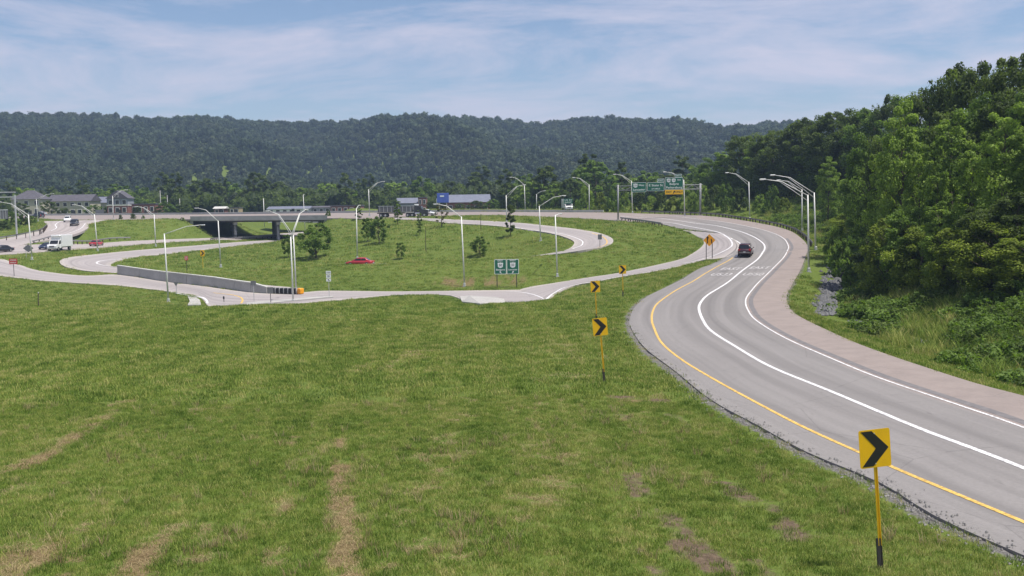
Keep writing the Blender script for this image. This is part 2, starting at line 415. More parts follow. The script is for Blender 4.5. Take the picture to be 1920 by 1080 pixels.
# ------------------------------------------------------------------ road layout: cross-sections (left edge, right edge) as picture ray + height
MAIN = [((2250,1180,1.0),(2250,828,1.0)),((1920,1045,.8),(2060,782,.9)),((1751,969,.7),(1920,744,.8)),((1649,907,.55),(1822,718,.6)),
 ((1511,849,.4),(1711,682,.45)),((1422,800,.3),(1650,661,.35)),((1333,751,.2),(1600,642,.25)),((1267,698,.1),(1551,620,.15)),
 ((1207,651,0),(1502,596,.1)),((1182,613,0),(1484,582,.1)),((1181,597,.05),(1475,564,.2)),((1191,576,.1),(1476,552,.35)),
 ((1213,557,.25),(1481,542,.5)),((1247,540,.5),(1488,529,.8)),((1280,524,.8),(1497,514,1.1)),((1308,506,1.2),(1504,499,1.5)),
 ((1344,492,1.6),(1510,483,2.0)),((1355,485,1.9),(1513,474,2.4)),((1366,478,2.2),(1516,467,2.8)),((1378,468,2.6),(1511,456,3.2)),
 ((1380,458,3.1),(1502,447,3.7)),((1370,448,3.7),(1485,435,4.4)),((1350,438,4.3),(1458,426,5.0)),((1306,432.5,180),(1419,418,5.6)),
 ((1266,427.2,191),(1377,411,6.15)),((1246,421.6,197.5),(1336,406,6.6)),((1215,418,5.6),(1286,403.3,6.9)),((1162,415,5.8),(1247,402,7.0)),
 ((1130,412.5,6.1),(1185,400,7.35)),((1099,410.5,6.4),(1130,398.7,7.55)),((1032,407.5,6.8),(1060,398.3,7.7)),((964,405,246),(996,398,264)),
 ((905,404.3,255),(892,397.5,272)),((850,404.6,258),(830,398,276)),((800,406.5,254),(780,398.5,280)),((760,409,250),(740,398.8,283)),
 ((700,410.5,250),(690,399,287)),((611,409.5,258),(600,399.8,295)),((480,410,267),(470,401.5,304)),((352,411.5,273),(340,402.5,314)),
 ((280,412,277),(260,403,320)),((212,413,282),(200,403.5,326)),((120,412,299),(60,404.5,344)),((60,410,325),(0,405,356)),((-60,409,380),(-120,406.5,400))]
CONN = [((975,543,-2.6),(1011,571,-2.7)),((996,537.5,-2.3),(1027,566,-2.65)),((1032,532,145),(1040,553,132)),((1073,525,146),(1075,536,137.5)),
 ((1120,518,145),(1120,528,137)),((1160,512,-.5),(1160,520,-.65)),((1236,496,.5),(1236,508,.2)),((1280,485,1.3),(1290,496,1.0)),
 ((1297,476,1.8),(1320,487.5,1.6)),((1311,467,2.3),(1345,483.5,1.9)),((1319,458,2.8),(1366,478,2.2)),((1318,451,3.2),(1378,468,2.6)),
 ((1308,444,3.7),(1380,458,3.1)),((1295,437,4.2),(1370,448,3.7)),((1280,431.5,4.6),(1350,438,4.3))]
LOOP = [((740,408,248),(740,411.5,243)),((800,409.5,237),(800,414,229)),((840,411.5,224),(840,418.5,214)),((951,416.5,204),(918,423,201)),((1021,423,193),(996,432,185)),
 ((1086,430.6,184),(1042,440,177)),((1133,440,176),(1073,451,170)),((1150,451,168),(1075,460,166.5)),((1138,462,162),(1060,469.5,165)),
 ((1099,468.5,158.5),(1021,477,167)),((1047,476.5,160),(975,484,170)),((975,484.5,163),(930,489,172)),((900,490,165),(860,492,174)),
 ((800,494.5,168),(770,493,176)),((675,499,172),(660,497,179))]
UTURN = [((620,445,302),(620,450,282)),((540,449.5,273),(540,455,255)),((464,453,256),(464,460,240)),((300,466,229),(300,478,211)),((250,470,222),(250,482.5,203)),
 ((180,477,210),(215,492,190)),((130,483,194),(208,497,186)),((112,490,186),(212,500,184)),((122,500,179),(225,500.5,182)),((160,508,174),(240,501,180)),
 ((222,512.5,171.5),(260,504,178)),((300,519,166.5),(300,509,174)),((400,531,159),(400,520,168)),((470,546,151),(490,534,158)),((560,550,147),(575,541,154))]
FRONT = [((1000,543,-2.6),(1011,571,-2.7)),((975,543.5,-2.6),(985,572,-2.7)),((900,544.5,-2.6),(900,571,-2.8)),((870,545,-2.6),(868,563,-2.75)),
 ((840,545.5,-2.6),(845,554,-2.7)),((797,546,-2.6),(797,552.3,-2.7)),((730,546.5,-2.65),(730,554,-2.75)),((653,545.5,-2.7),(653,561.5,-2.9)),
 ((600,545.5,-2.75),(600,566,-3.0)),((560,549,-2.9),(551,573,-3.2)),((500,550.5,-3.0),(493,577,-3.4)),((450,546,-2.85),(440,580,-3.5)),
 ((400,539,-2.6),(395,577,-3.5)),((370,535.5,-2.4),(373,556,-3.2)),((330,530.5,-2.15),(329,549,-3.0)),((300,527,162.5),(300,544.5,153.5)),
 ((222,515,169.5),(215,535,158)),((160,517,168),(135,530,159)),((105,512,172),(75,526,160)),((62,505,177),(30,521,162)),
 ((30,494,184),(0,517.5,165)),((-10,484,190),(-60,512,168)),((-90,489,186),(-150,506,168))]
LRAMP = [((82,415,300),(200,412.5,280)),((84,418,285),(168,420,262)),((88,424,262),(165,428,248)),((75,433,248),(145,438,236)),((40,441,242),(110,447,230)),
 ((0,449,236),(60,456,224)),((-60,457,226),(0,468,210)),((-150,470,205),(-100,484,195))]
TRUCK = [((640,430,356),(640,437.5,322)),((542,437,312),(542,444,288)),((440,444,279),(440,449,264)),((320,449,256),(320,454.5,244)),((245,452,247),(245,460,232)),
 ((170,457,240),(175,465.5,222)),((110,457,229),(110,470.5,208)),((60,459,223),(50,475,200)),((0,464,213),(0,478,196)),((-90,476,200),(-100,488,188))]
SPECS = [('ramp_road', MAIN, 'asphalt', 44, 0.05), ('connector_road', CONN, 'asphalt_low', 10, 0.03), ('loop_ramp_road', LOOP, 'asphalt_low', 8, 0.06),
         ('turnaround_road', UTURN, 'asphalt_low', 8, 0.05), ('roundabout_road', FRONT, 'asphalt_low', 12, 0.02), ('descending_ramp_road', LRAMP, 'asphalt_far', 8, 0.07),
         ('underpass_road', TRUCK, 'asphalt_far', 8, 0.04)]
EDGES = {}
for nm, pairs, mt, nc, off in SPECS:
    sec = np.array([list(PZ(*a)) + list(PZ(*b)) for a, b in pairs])
    if nm == 'connector_road':                  # runs a little under the pavement it merges with
        for r in sec[9:]:
            d = r[3:] - r[:3]; r[3:] += d / max(1e-6, np.linalg.norm(d)) * 1.4
    EDGES[nm] = catmull(sec, 1.6)               # (n,6)

def proj_np(P):
    P = np.asarray(P, float); q = P - np.array([0, 0, CAMZ])
    w = q @ np.array(_F0); return np.stack([960 + FPX * (q @ np.array(_RV)) / w, 540 - FPX * (q @ np.array(_UV)) / w], -1)
def in_poly(pts, poly):
    x, y = pts[:, 0], pts[:, 1]; ins = np.zeros(len(pts), bool); n = len(poly)
    for i in range(n):
        x1, y1 = poly[i]; x2, y2 = poly[(i + 1) % n]
        if y1 == y2: continue
        c = ((y1 > y) != (y2 > y)) & (x < (x2 - x1) * (y - y1) / (y2 - y1) + x1); ins ^= c
    return ins

# ------------------------------------------------------------------ ground surface
ctrl = []
main_e = EDGES['ramp_road']
for nm, e in EDGES.items():
    last = None
    for r in e:
        if last is not None and np.linalg.norm(r[:3] - last[:3]) < 5 and np.linalg.norm(r[3:] - last[3:]) < 5: continue
        last = r
        for k in (0, 3):
            p = r[k:k + 3]
            if nm == 'ramp_road' and -88.5 < p[0] < -49.5 and p[1] > 220: continue       # the bridge span stands clear of the ground
            ctrl.append(p)
def addpx(lst):
    for a in lst: ctrl.append(np.array(PZ(*a)))
for y, z in ((1080, 1.0), (960, .85), (860, .7), (760, .45), (680, .1), (630, -.2)):
    addpx([(x, y, z) for x in range(-300, 1100, 200)])
addpx([(1500,1080,.9),(1300,960,.75),(1200,860,.6),(1130,760,.4),(1100,690,.2),(1080,640,.1)])
addpx([(0,579,-1.0),(150,579,-.95),(300,578,-.7),(420,578,-.55),(550,576,-.5),(650,570,-.8),(750,566,-1.0),(850,572,-.9),(950,576,-.7),(1050,580,-.4),(1110,570,-.3)])
addpx([(0,548,-2.0),(80,556,-2.3),(160,560,-2.6),(240,568,-3.0)])
addpx([(1100,548,-1.0),(1168,557,-.3),(1170,537,-.6),(1240,522,.3),(1300,503,1.2),(1118,604,.2),(1134,716,.5),(1652,1066,.9)])
# bank between the roundabout road and the loop ramp, its crest just hides the ramp
addpx([(575,506,161),(600,502.5,161),(620,501,160),(640,504,160),(675,505.5,159),(705,504,159),(725,499,159),(760,494.5,159),(840,492,158),(920,488.5,157),(965,485,156),(870,539,-2.5),(700,540,-2.5)])
for x, y, z in ((-112,300,8.2),(-40,310,8.2),(20,300,8.2),(50,280,8.5),(-170,360,8.7),(-120,340,8.6),(-60,345,8.0),(0,340,7.6),(60,330,8.6),(120,320,16),(-230,380,9),(-300,330,9),
                (-250,220,3.5),(-170,250,6.2),(-190,290,7.5),(-135,268,6.4),(-160,200,2.0),(-130,150,-1.5),(-180,120,-1),(-130,60,0),(-150,20,.5),(60,-10,1.6),(-60,-10,1.2),(0,0,1.1),(-20,10,1.1),(20,10,1.1)):
    ctrl.append(np.array((x, y, z), float))
# bridge gap: low ground under the deck, embankment at its ends
for x in (-79.5, -74, -68, -60):
    for y in (262, 280, 300, 318): ctrl.append(np.array((x, y, 1.05)))
for y in (266, 285, 305): ctrl.append(np.array((-49.5, y, 6.7))); ctrl.append(np.array((-88.5, y, 6.8))); ctrl.append(np.array((-93.0, y, 7.0)))
# right of the ramp: verge, ditch, wooded hillside
HILL_OFF_NEAR = [(1.5, -.18), (4.5, -.95), (6.5, -1.15), (9, -.5), (14, 1.6), (22, 5.2), (34, 11), (52, 19), (80, 29), (120, 38), (180, 44)]
HILL_OFF_FAR = [(1.5, -.1), (4.0, -.3), (9, .9), (15, 2.6), (24, 5.0), (38, 8.0), (60, 19), (90, 27), (140, 34), (200, 38)]
HILL_OFF_GAN = [(1.5, -.05), (5, .1), (12, 1.5), (20, 3.2), (32, 3.8), (60, 4.0)]
for i in range(0, len(main_e), 4):
    p = main_e[i, 3:]; t = main_e[min(i + 2, len(main_e) - 1), 3:] - main_e[max(i - 2, 0), 3:]
    nrm = np.array((t[1], -t[0])); L = np.linalg.norm(nrm)
    if L < 1e-6: continue
    nrm /= L
    if p[1] < 128 and p[0] > 15: tab = HILL_OFF_NEAR
    elif p[1] < 205 and p[0] > 40: tab = HILL_OFF_FAR
    elif p[0] > 14 and p[1] < 262: tab = HILL_OFF_GAN
    else: continue
    for d, dz in tab:
        q = p[:2] + nrm * d
        if d > 9 and (i // 4) % 3: continue
        ctrl.append(np.array((q[0], q[1], p[2] + dz)))
C = np.array(ctrl)
C = C[(C[:, 1] > -60) & (C[:, 1] < 460)]
key = np.unique(np.round(C[:, :2] / 1.4).astype(int), axis=0, return_index=True)[1]
C = C[np.sort(key)]
Cs = C[:, :2]; cc = 5.0
def phi(A, B): return np.sqrt(((A[:, None, :] - B[None, :, :]) ** 2).sum(-1) + cc * cc)
K = phi(Cs, Cs); n = len(Cs)
Pm = np.c_[np.ones(n), Cs]
A = np.zeros((n + 3, n + 3)); A[:n, :n] = K - np.eye(n) * .35; A[:n, n:] = Pm; A[n:, :n] = Pm.T
rhs = np.r_[C[:, 2], 0, 0, 0]
W = np.linalg.solve(A, rhs)
def rbf(X):
    out = np.empty(len(X))
    for i in range(0, len(X), 8000):
        x = X[i:i + 8000]; out[i:i + 8000] = phi(x, Cs) @ W[:n] + np.c_[np.ones(len(x)), x] @ W[n:]
    return out
# far valley and wooded ridge
RIDGE = np.array([(-600,222),(-100,226),(0,225),(170,223),(330,227),(500,231),(640,233),(830,227),(890,226),(1000,240),(1060,233),(1120,227),(1230,237),(1330,247),(1400,241),(1500,245),(1700,238),(2000,236),(2600,236)], float)
DR = 1250.0
rx = np.array([PD(a, b, DR)[0] for a, b in RIDGE]); rz = np.array([PD(a, b - 11, DR)[2] for a, b in RIDGE]) - 12.0
def vnoise(x, y, seed=0):
    r = np.random.default_rng(seed).random((64, 64))
    xi = np.floor(x).astype(int); yi = np.floor(y).astype(int); fx = x - xi; fy = y - yi
    fx = fx * fx * (3 - 2 * fx); fy = fy * fy * (3 - 2 * fy)
    g = lambda a, b: r[a % 64, b % 64]
    return (g(xi, yi) * (1 - fx) + g(xi + 1, yi) * fx) * (1 - fy) + (g(xi, yi + 1) * (1 - fx) + g(xi + 1, yi + 1) * fx) * fy
def far_z(x, y):
    xs = x * DR / np.maximum(y, 400.0)                 # ridge is laid out by bearing
    zr = np.interp(xs, rx, rz)
    spur = vnoise(x / 150.0 + y / 600.0, y / 420.0, 3) - .5
    y0 = 610 + 120 * spur
    t = np.clip((y - y0) / (DR - y0), 0, 1)
    prof = t * t * (3 - 2 * t) * .45 + t * .55
    z = 8.5 + (zr - 8.5) * prof
    z += (40 * (vnoise(x / 105.0 + y / 260.0, y / 500.0, 5) - .5) + 26 * (vnoise(x / 52.0 - y / 190.0, y / 300.0, 6) - .5)) * np.sin(np.pi * t)
    z = np.where(y > DR, zr - (y - DR) * .06, z)
    return np.maximum(z, -30)
def ground_z(X):
    X = np.atleast_2d(np.asarray(X, float)); x, y = X[:, 0], X[:, 1]
    out = far_z(x, y)
    near = (y < 470) & (np.abs(x) < 420)
    if near.any():
        zn = rbf(X[near])
        wy = np.clip((y[near] - 370) / 90, 0, 1); wx = np.clip((np.abs(x[near]) - 300) / 110, 0, 1)
        w = np.maximum(wy, wx); w = w * w * (3 - 2 * w)
        out[near] = zn * (1 - w) + out[near] * w
    return out
xs = [0.0]
while xs[-1] < 3200:
    a = xs[-1]; xs.append(a + (0.45 if a < 40 else min(1.4, .45 + (a - 40) * .012) if a < 150 else 1.4 + (a - 150) * .09))
xs = np.array(sorted([-v for v in xs[1:]] + xs))
ys = [-60.0]
while ys[-1] < 5200:
    a = ys[-1]; ys.append(a + (6 if a < 8 else max(.4, min(1.5, a * .011)) if a < 345 else 1.5 + (a - 345) * .07))
ys = np.array(ys)
GX, GY = np.meshgrid(xs, ys)
GP = np.stack([GX.ravel(), GY.ravel()], -1)
GZ = ground_z(GP).reshape(GX.shape)
def gz(x, y):                                            # bilinear look-up on the grid
    x = np.asarray(x, float); y = np.asarray(y, float)
    i = np.clip(np.searchsorted(xs, x) - 1, 0, len(xs) - 2); j = np.clip(np.searchsorted(ys, y) - 1, 0, len(ys) - 2)
    fx = (x - xs[i]) / (xs[i + 1] - xs[i]); fy = (y - ys[j]) / (ys[j + 1] - ys[j])
    return (GZ[j, i] * (1 - fx) + GZ[j, i + 1] * fx) * (1 - fy) + (GZ[j + 1, i] * (1 - fx) + GZ[j + 1, i + 1] * fx) * fy
_T = np.concatenate([np.arange(8, 60, .25), np.arange(60, 400, .5), np.arange(400, 1400, 3.0)])
def GPX(px, py):                                         # where a picture ray meets the ground
    d = ray(px, py); k = _T / d.y
    X = d.x * k; Y = d.y * k; Z = CAMZ + d.z * k
    below = Z < gz(X, Y)
    i = int(np.argmax(below)) if below.any() else len(_T) - 1
    return Vector((X[i], Y[i], float(gz(X[i], Y[i]))))

road_poly = {}
CAP = np.full(GX.shape, 1e6)
ROAD_BVH_V, ROAD_BVH_F = [], []
for nm, pairs, mt, nc, off in SPECS:
    e = EDGES[nm]; L, R = e[:, :3].copy(), e[:, 3:].copy()
    w = np.linalg.norm(R - L, axis=1, keepdims=True)
    for k in range(len(L) - 1):
        f0 = min(.4, .30 / max(.1, np.linalg.norm(R[k] - L[k])))
        q = np.array([L[k] + (R[k] - L[k]) * f0, R[k] + (L[k] - R[k]) * f0, R[k + 1] + (L[k + 1] - R[k + 1]) * f0, L[k + 1] + (R[k + 1] - L[k + 1]) * f0])
        al = (q[3] + q[2] - q[0] - q[1]) * .06; qs = q + np.array([-al, -al, al, al])
        i0, i1 = np.searchsorted(xs, [qs[:, 0].min(), qs[:, 0].max()]); j0, j1 = np.searchsorted(ys, [qs[:, 1].min(), qs[:, 1].max()])
        if i1 <= i0 or j1 <= j0: continue
        sub = np.stack(np.meshgrid(xs[i0:i1], ys[j0:j1]), -1).reshape(-1, 2)
        i_n = in_poly(sub, qs[:, :2]).reshape(j1 - j0, i1 - i0)
        d_ = (R[k] - L[k])[:2]; ww = max(1e-6, d_ @ d_); tt = np.clip(((sub - L[k, :2]) @ d_) / ww, 0, 1).reshape(i_n.shape)
        zt = np.minimum(L[k, 2], L[k + 1, 2]) * (1 - tt) + np.minimum(R[k, 2], R[k + 1, 2]) * tt - .16
        blk = CAP[j0:j1, i0:i1]; blk[i_n] = np.minimum(blk[i_n], zt[i_n])
    full = np.concatenate([L[:, :2], R[::-1, :2]]); road_poly[nm] = full
    us = np.linspace(0, 1, nc + 1)
    V = (L[:, None, :] * (1 - us)[None, :, None] + R[:, None, :] * us[None, :, None])
    V[..., 2] += off
    s_al = np.concatenate([[0], np.cumsum(np.linalg.norm(np.diff((L + R) / 2, axis=0), axis=1))])
    uu = np.tile(us, len(L)); ss = np.repeat(s_al, nc + 1)
    nr = len(L); idx = np.arange(nr * (nc + 1)).reshape(nr, nc + 1)
    F = np.stack([idx[:-1, :-1].ravel(), idx[:-1, 1:].ravel(), idx[1:, 1:].ravel(), idx[1:, :-1].ravel()], -1)
    V = V.reshape(-1, 3)
    base = len(ROAD_BVH_V) and sum(len(a) for a in ROAD_BVH_V)
    ROAD_BVH_V.append(V); ROAD_BVH_F.append(F + base)
    # skirt down into the ground so the pavement has an edge
    sk = []
    nV = len(V); V2 = [V]
    for col, sgn in ((0, -1), (nc, 1)):
        ed = V.reshape(nr, nc + 1, 3)[:, col, :].copy(); ed[:, 2] -= .5
        b0 = nV + sum(len(a) for a in V2[1:]); V2.append(ed)
        a_ = idx[:, col]; q = np.arange(b0, b0 + nr)
        F = np.concatenate([F, np.stack([a_[:-1], a_[1:], q[1:], q[:-1]], -1)])
    V = np.concatenate(V2); uu = np.r_[uu, np.zeros(nr), np.ones(nr)]; ss = np.r_[ss, s_al, s_al]
    sh = np.zeros(len(V))
    if nm == 'ramp_road':
        pp = proj_np(V)
        E_SH = [(2060,851),(1920,804),(1778,755),(1644,709),(1556,673),(1467,633),(1417,600),(1402,580),(1399,567),(1403,554),(1420,533),(1448,506),(1470,483),(1479,467),(1478,458),(1470,447),(1448,436),(1406,425),(1350,415),(1309,410),
                (1300,400),(1420,412),(1530,440),(1560,470),(1520,560),(1560,610),(1760,690),(2100,770)]
        sh = in_poly(pp, np.array(E_SH)) * 1.0
        farw = np.clip((V[:, 1] - 195) / 40, 0, 1); sh = np.maximum(sh, farw * .95)
    else:
        dd = np.minimum(uu, 1 - uu); sh = np.clip(1 - dd / .16, 0, 1)
    me = mesh_np(nm, V, F, M[mt], attrs={'u': uu, 's': ss, 'shoulder': sh})
    tag(link(nm, me), kind='structure')
ROADS = BVHTree.FromPolygons([tuple(v) for v in np.concatenate(ROAD_BVH_V)], [tuple(int(i) for i in f) for f in np.concatenate(ROAD_BVH_F)])
def RPX(px, py):                                         # where a picture ray meets a pavement
    d = ray(px, py).normalized(); h = ROADS.ray_cast(Vector((0, 0, CAMZ)), d)
    return h[0] if h[0] is not None else GPX(px, py)
def on_road(p):
    h = ROADS.ray_cast(Vector((p[0], p[1], 60)), Vector((0, 0, -1)))
    return h[0] if h[0] is not None else Vector((p[0], p[1], float(gz(p[0], p[1]))))

def seg_dist(X, line):
    best = np.full(len(X), 1e9)
    for a, b in zip(line[:-1], line[1:]):
        ab = b - a; t = np.clip(((X - a) @ ab) / max(1e-9, ab @ ab), 0, 1)
        best = np.minimum(best, np.linalg.norm(X - (a + t[:, None] * ab), axis=1))
    return best
# ground attributes: dry mown rows, bare soil, gravel edge
def blob(px, py, rx_, ry_, wgt=1.0):
    p = GPX(px, py); a = GPX(px + rx_, py); b = GPX(px, py - ry_)
    return (p.x, p.y, max(.25, abs(a.x - p.x)), max(.25, abs(b.y - p.y)), wgt)
def band(px, width, wgt): return (np.array([GPX(*p)[:2] for p in px]), width, wgt)
STRAW = [band([(636,820),(640,870)], .22, .85), band([(640,870),(645,960),(649,1040),(652,1120)], .36, 1.05), band([(552,815),(545,880)], .16, .6), band([(535,930),(525,965)], .22, .85), band([(518,1030),(500,1110)], .26, .75),
   band([(238,752),(190,785),(130,822),(60,862),(-40,905)], .42, .95), band([(90,905),(20,930),(-60,950)], .8, .5), band([(330,985),(300,1010)], .3, .7), band([(110,1000),(60,1060),(20,1110)], .35, .75), band([(170,975),(150,1030),(120,1090)], .3, .75), band([(275,1020),(250,1075),(240,1110)], .38, .95), band([(395,985),(375,1040),(355,1100)], .3, .6),
   band([(470,722),(420,745),(385,770)], .9, .42), band([(880,630),(800,660),(700,690)], 1.6, .5), band([(520,655),(440,670)], 1.0, .42), band([(1240,738),(1170,752)], .5, .72), band([(1205,775),(1170,790)], .4, .7),
   band([(880,590),(915,588)], .6, .75), band([(893,662),(918,657)], .4, .8), band([(840,530),(960,527)], 2.2, .75), band([(700,640),(760,628)], 1.6, .45), band([(30,1030),(0,1090)], .6, .7), band([(1060,650),(1040,800),(1010,960)], 1.3, .40), band([(860,760),(820,900),(790,1060)], 1.2, .36)]
DIRT = [band([(1350,905),(1420,945),(1500,1000)], .50, 1.0), band([(1285,1015),(1350,1070)], .45, 1.0), band([(1150,742),(1240,750)], .5, .8), band([(1180,890),(1200,930)], .35, .75), band([(1235,955),(1300,1010)], .40, .75), band([(1180,1030),(1230,1080)], .40, .75),
   band([(1165,780),(1200,795)], .35, .8), band([(1255,775),(1300,800)], .35, .6), band([(1120,660),(1160,690)], .4, .5), band([(1395,1040),(1450,1080)], .3, .6)]
straw = np.zeros(len(GP)); dirt = np.zeros(len(GP)); grav = np.zeros(len(GP))
def rows(B, X):
    o = np.zeros(len(X)); br_ = vnoise(X[:, 0] / .9, X[:, 1] / 2.2, 61) * .55 + vnoise(X[:, 0] / .35, X[:, 1] / .6, 62) * .45
    for ln, wd, wg in B:
        m = (X[:, 0] > ln[:, 0].min() - 4 * wd) & (X[:, 0] < ln[:, 0].max() + 4 * wd) & (X[:, 1] > ln[:, 1].min() - 4 * wd) & (X[:, 1] < ln[:, 1].max() + 4 * wd)
        if not m.any(): continue
        d = seg_dist(X[m], ln); o[m] = np.maximum(o[m], wg * np.clip(1.35 - (d / wd) ** 1.5 * .7, 0, 1) * np.clip((br_[m] - .19) * 2.9, 0, 1.2))
    return o
def blobs(B, X):
    o = np.zeros(len(X))
    for bx, by, ax, ay, wg in B:
        d2 = ((X[:, 0] - bx) / ax) ** 2 + ((X[:, 1] - by) / ay) ** 2
        o = np.maximum(o, wg * np.clip(1.5 - d2, 0, 1))
    return o
nearm = GP[:, 1] < 200
straw[nearm] = rows(STRAW, GP[nearm]); dirt[nearm] = rows(DIRT, GP[nearm])
mL = main_e[::3, :2]; mR = main_e[::3, 3:5]
gm = (GP[:, 1] > 5) & (GP[:, 1] < 150) & (GP[:, 0] > 5) & (GP[:, 0] < 70)
dL = np.full(len(GP), 99.); dRr = np.full(len(GP), 99.)
dL[gm] = seg_dist(GP[gm], mL[mL[:, 1] < 160]); dRr[gm] = seg_dist(GP[gm], mR[mR[:, 1] < 160])
grav = np.maximum(np.clip(1.0 - dL / .95, 0, 1) * .95, np.clip(1.0 - dRr / .8, 0, 1) * .8)
# verge sits a touch under the pavement; dips beneath it
z = GZ.ravel().copy()
z -= .03
inside_any = (CAP < 1e5).ravel(); z = np.minimum(z, CAP.ravel())
outm = ~inside_any & (GP[:, 1] < 330)
z[outm] += (.10 * (vnoise(GP[outm, 0] / 2.2, GP[outm, 1] / 2.2, 8) - .5) + .30 * (vnoise(GP[outm, 0] / 9, GP[outm, 1] / 9, 9) - .5)) * np.clip((np.minimum(dL, dRr)[outm] - 1.0) / 5, 0, 1) * np.where(GP[outm, 1] < 115, 1, .25)
ny, nx = GX.shape; idx = np.arange(nx * ny).reshape(ny, nx)
F = np.stack([idx[:-1, :-1].ravel(), idx[:-1, 1:].ravel(), idx[1:, 1:].ravel(), idx[1:, :-1].ravel()], -1)
tag(link('ground', mesh_np('ground', np.c_[GP, z], F, M['ground'], True, {'straw': straw, 'dirt': dirt, 'gravel': grav})), kind='structure')
GZT = z.reshape(GX.shape)
def gtop(x, y):
    x = np.asarray(x, float); y = np.asarray(y, float)
    i = np.clip(np.searchsorted(xs, x) - 1, 0, len(xs) - 2); j = np.clip(np.searchsorted(ys, y) - 1, 0, len(ys) - 2)
    fx = (x - xs[i]) / (xs[i + 1] - xs[i]); fy = (y - ys[j]) / (ys[j + 1] - ys[j])
    return (GZT[j, i] * (1 - fx) + GZT[j, i + 1] * fx) * (1 - fy) + (GZT[j + 1, i] * (1 - fx) + GZT[j + 1, i + 1] * fx) * fy

# ------------------------------------------------------------------ painted lines
def ribbon(name, px, width, mat, step=1.2, lift=.012, shift=0.0):
    pts = catmull([list(RPX(*p)) for p in px], step)
    t = np.gradient(pts[:, :2], axis=0); t /= np.maximum(np.linalg.norm(t, axis=1, keepdims=True), 1e-6)
    nr_ = np.c_[t[:, 1], -t[:, 0]]
    pts[:, :2] += nr_ * shift
    V = []
    for p, q in zip(pts, nr_):
        for sg in (-.5, .5):
            h = on_road((p[0] + q[0] * sg * width, p[1] + q[1] * sg * width)); V.append((p[0] + q[0] * sg * width, p[1] + q[1] * sg * width, h[2] + lift))
    k = np.arange(len(pts) - 1) * 2
    F = np.stack([k, k + 1, k + 3, k + 2], -1)
    o = link(name, mesh_np(name, np.array(V), F, M[mat])); return tag(o, kind='structure')
YEL = [(2100,1055),(1920,979),(1778,920),(1649,865),(1511,803),(1422,757),(1333,708),(1276,673),(1240,642),(1226,614),(1222,598),(1224,584),(1231,571),(1247,558),(1269,543.5),(1300,527),(1322,513),(1350,497),(1374,483)]
WID = [(2060,934),(1920,878),(1822,840),(1689,789),(1556,733),(1444,687),(1378,649),(1333,620),(1318,600),(1310.5,578),(1316,564),(1330,551),(1363,530.6),(1391,508),(1419,487.5),(1431,472),(1434,464),(1430,455.6),(1413,444),(1377,431),(1335,422),(1280,415),(1217,408.5),(1163,405.5)]
EDG = [(2060,851),(1920,802),(1778,753),(1644,707),(1556,671),(1467,631),(1417,600),(1402,580.5),(1398,566.7),(1402,554),(1419,533),(1447,505.6),(1469,483),(1478,466.7),(1477,458),(1469,447),(1447,436),(1405,425),(1349,415),(1308,410.5),(1250,406),(1190,403)]
ribbon('yellow_edge_line', YEL, .17, 'line_yellow'); ribbon('lane_line', WID, .23, 'line_white'); ribbon('edge_line', EDG, .125, 'line_white')
ribbon('rumble_strip', EDG[:16], .42, 'rumble', lift=.006, shift=.48)
ribbon('gore_line', [(1240,416.5),(1280,422),(1335,432.5),(1363,444),(1373,457),(1366,466),(1344,477),(1312,487),(1280,494)], .24, 'line_white')
ribbon('gore_line', [(1369,446.5),(1386,455),(1391,463),(1386,474),(1379,482)], .24, 'line_white')
ribbon('edge_line', [(960,426),(1001,432),(1047,437),(1073,443.6),(1089,450),(1093,455),(1089,461),(1073,466.5)], .2, 'line_white')
ribbon('yellow_edge_line', [(1110,437),(1130,444),(1138,452),(1135,459),(1120,464)], .2, 'line_yellow')
ribbon('edge_line', [(1010,568),(1024,561),(1038,550),(1060,538.5),(1099,530.5),(1160,519)], .3, 'line_white')
ribbon('yellow_edge_line', [(950,546),(975,547.5),(993,550.5),(1008,555),(1019,560)], .2, 'line_white')
ribbon('edge_line', [(320,548),(355,554.5),(378,557.5),(387,563),(389,569)], .3, 'line_white')
ribbon('yellow_edge_line', [(400,549),(433,552.5),(450,557),(455,563),(452,569)], .25, 'line_yellow')
ribbon('edge_line', [(250,484),(215,486.5),(190,489),(181,493),(190,496.5),(205,499)], .3, 'line_white')
ribbon('edge_line', [(150,411.5),(118,414),(104,421),(106,427),(96,433)], .25, 'line_white')
ribbon('edge_line', [(160,419),(152,428),(130,437),(100,446)], .2, 'line_white')
def pave_text(body, px, py, w, h, heading, parent=None):
    cu = bpy.data.curves.new('pavement_lettering', 'FONT'); cu.body = body; cu.align_x = 'CENTER'; cu.align_y = 'CENTER'; cu.size = 1.0
    tmp = bpy.data.objects.new('tmp', cu); COL.objects.link(tmp)
    bpy.context.view_layer.update()
    me = bpy.data.meshes.new_from_object(tmp); bpy.data.objects.remove(tmp); bpy.data.curves.remove(cu)
    V = np.array([v.co[:] for v in me.vertices]); sp = V.max(0) - V.min(0); c0 = (V.max(0) + V.min(0)) / 2
    p = RPX(px, py); ca, sa = math.cos(heading), math.sin(heading)
    for v in me.vertices:
        lx = (v.co.x - c0[0]) / sp[0] * w; ly = (v.co.y - c0[1]) / sp[1] * h
        x = p.x + lx * ca - ly * sa; y = p.y + lx * sa + ly * ca
        v.co = (x, y, on_road((x, y)).z + .012)
    me.materials.append(M['worn_paint']); me.name = 'pavement_lettering'
    return tag(link('pavement_lettering', me), kind='structure')
pave_text('US33', 1353, 514.5, 2.3, 2.6, -.42); pave_text('EAST', 1371, 504, 2.3, 2.6, -.42)
pave_text('US50', 1413, 514, 2.3, 2.6, -.42); pave_text('EAST', 1425, 502, 2.3, 2.6, -.42)

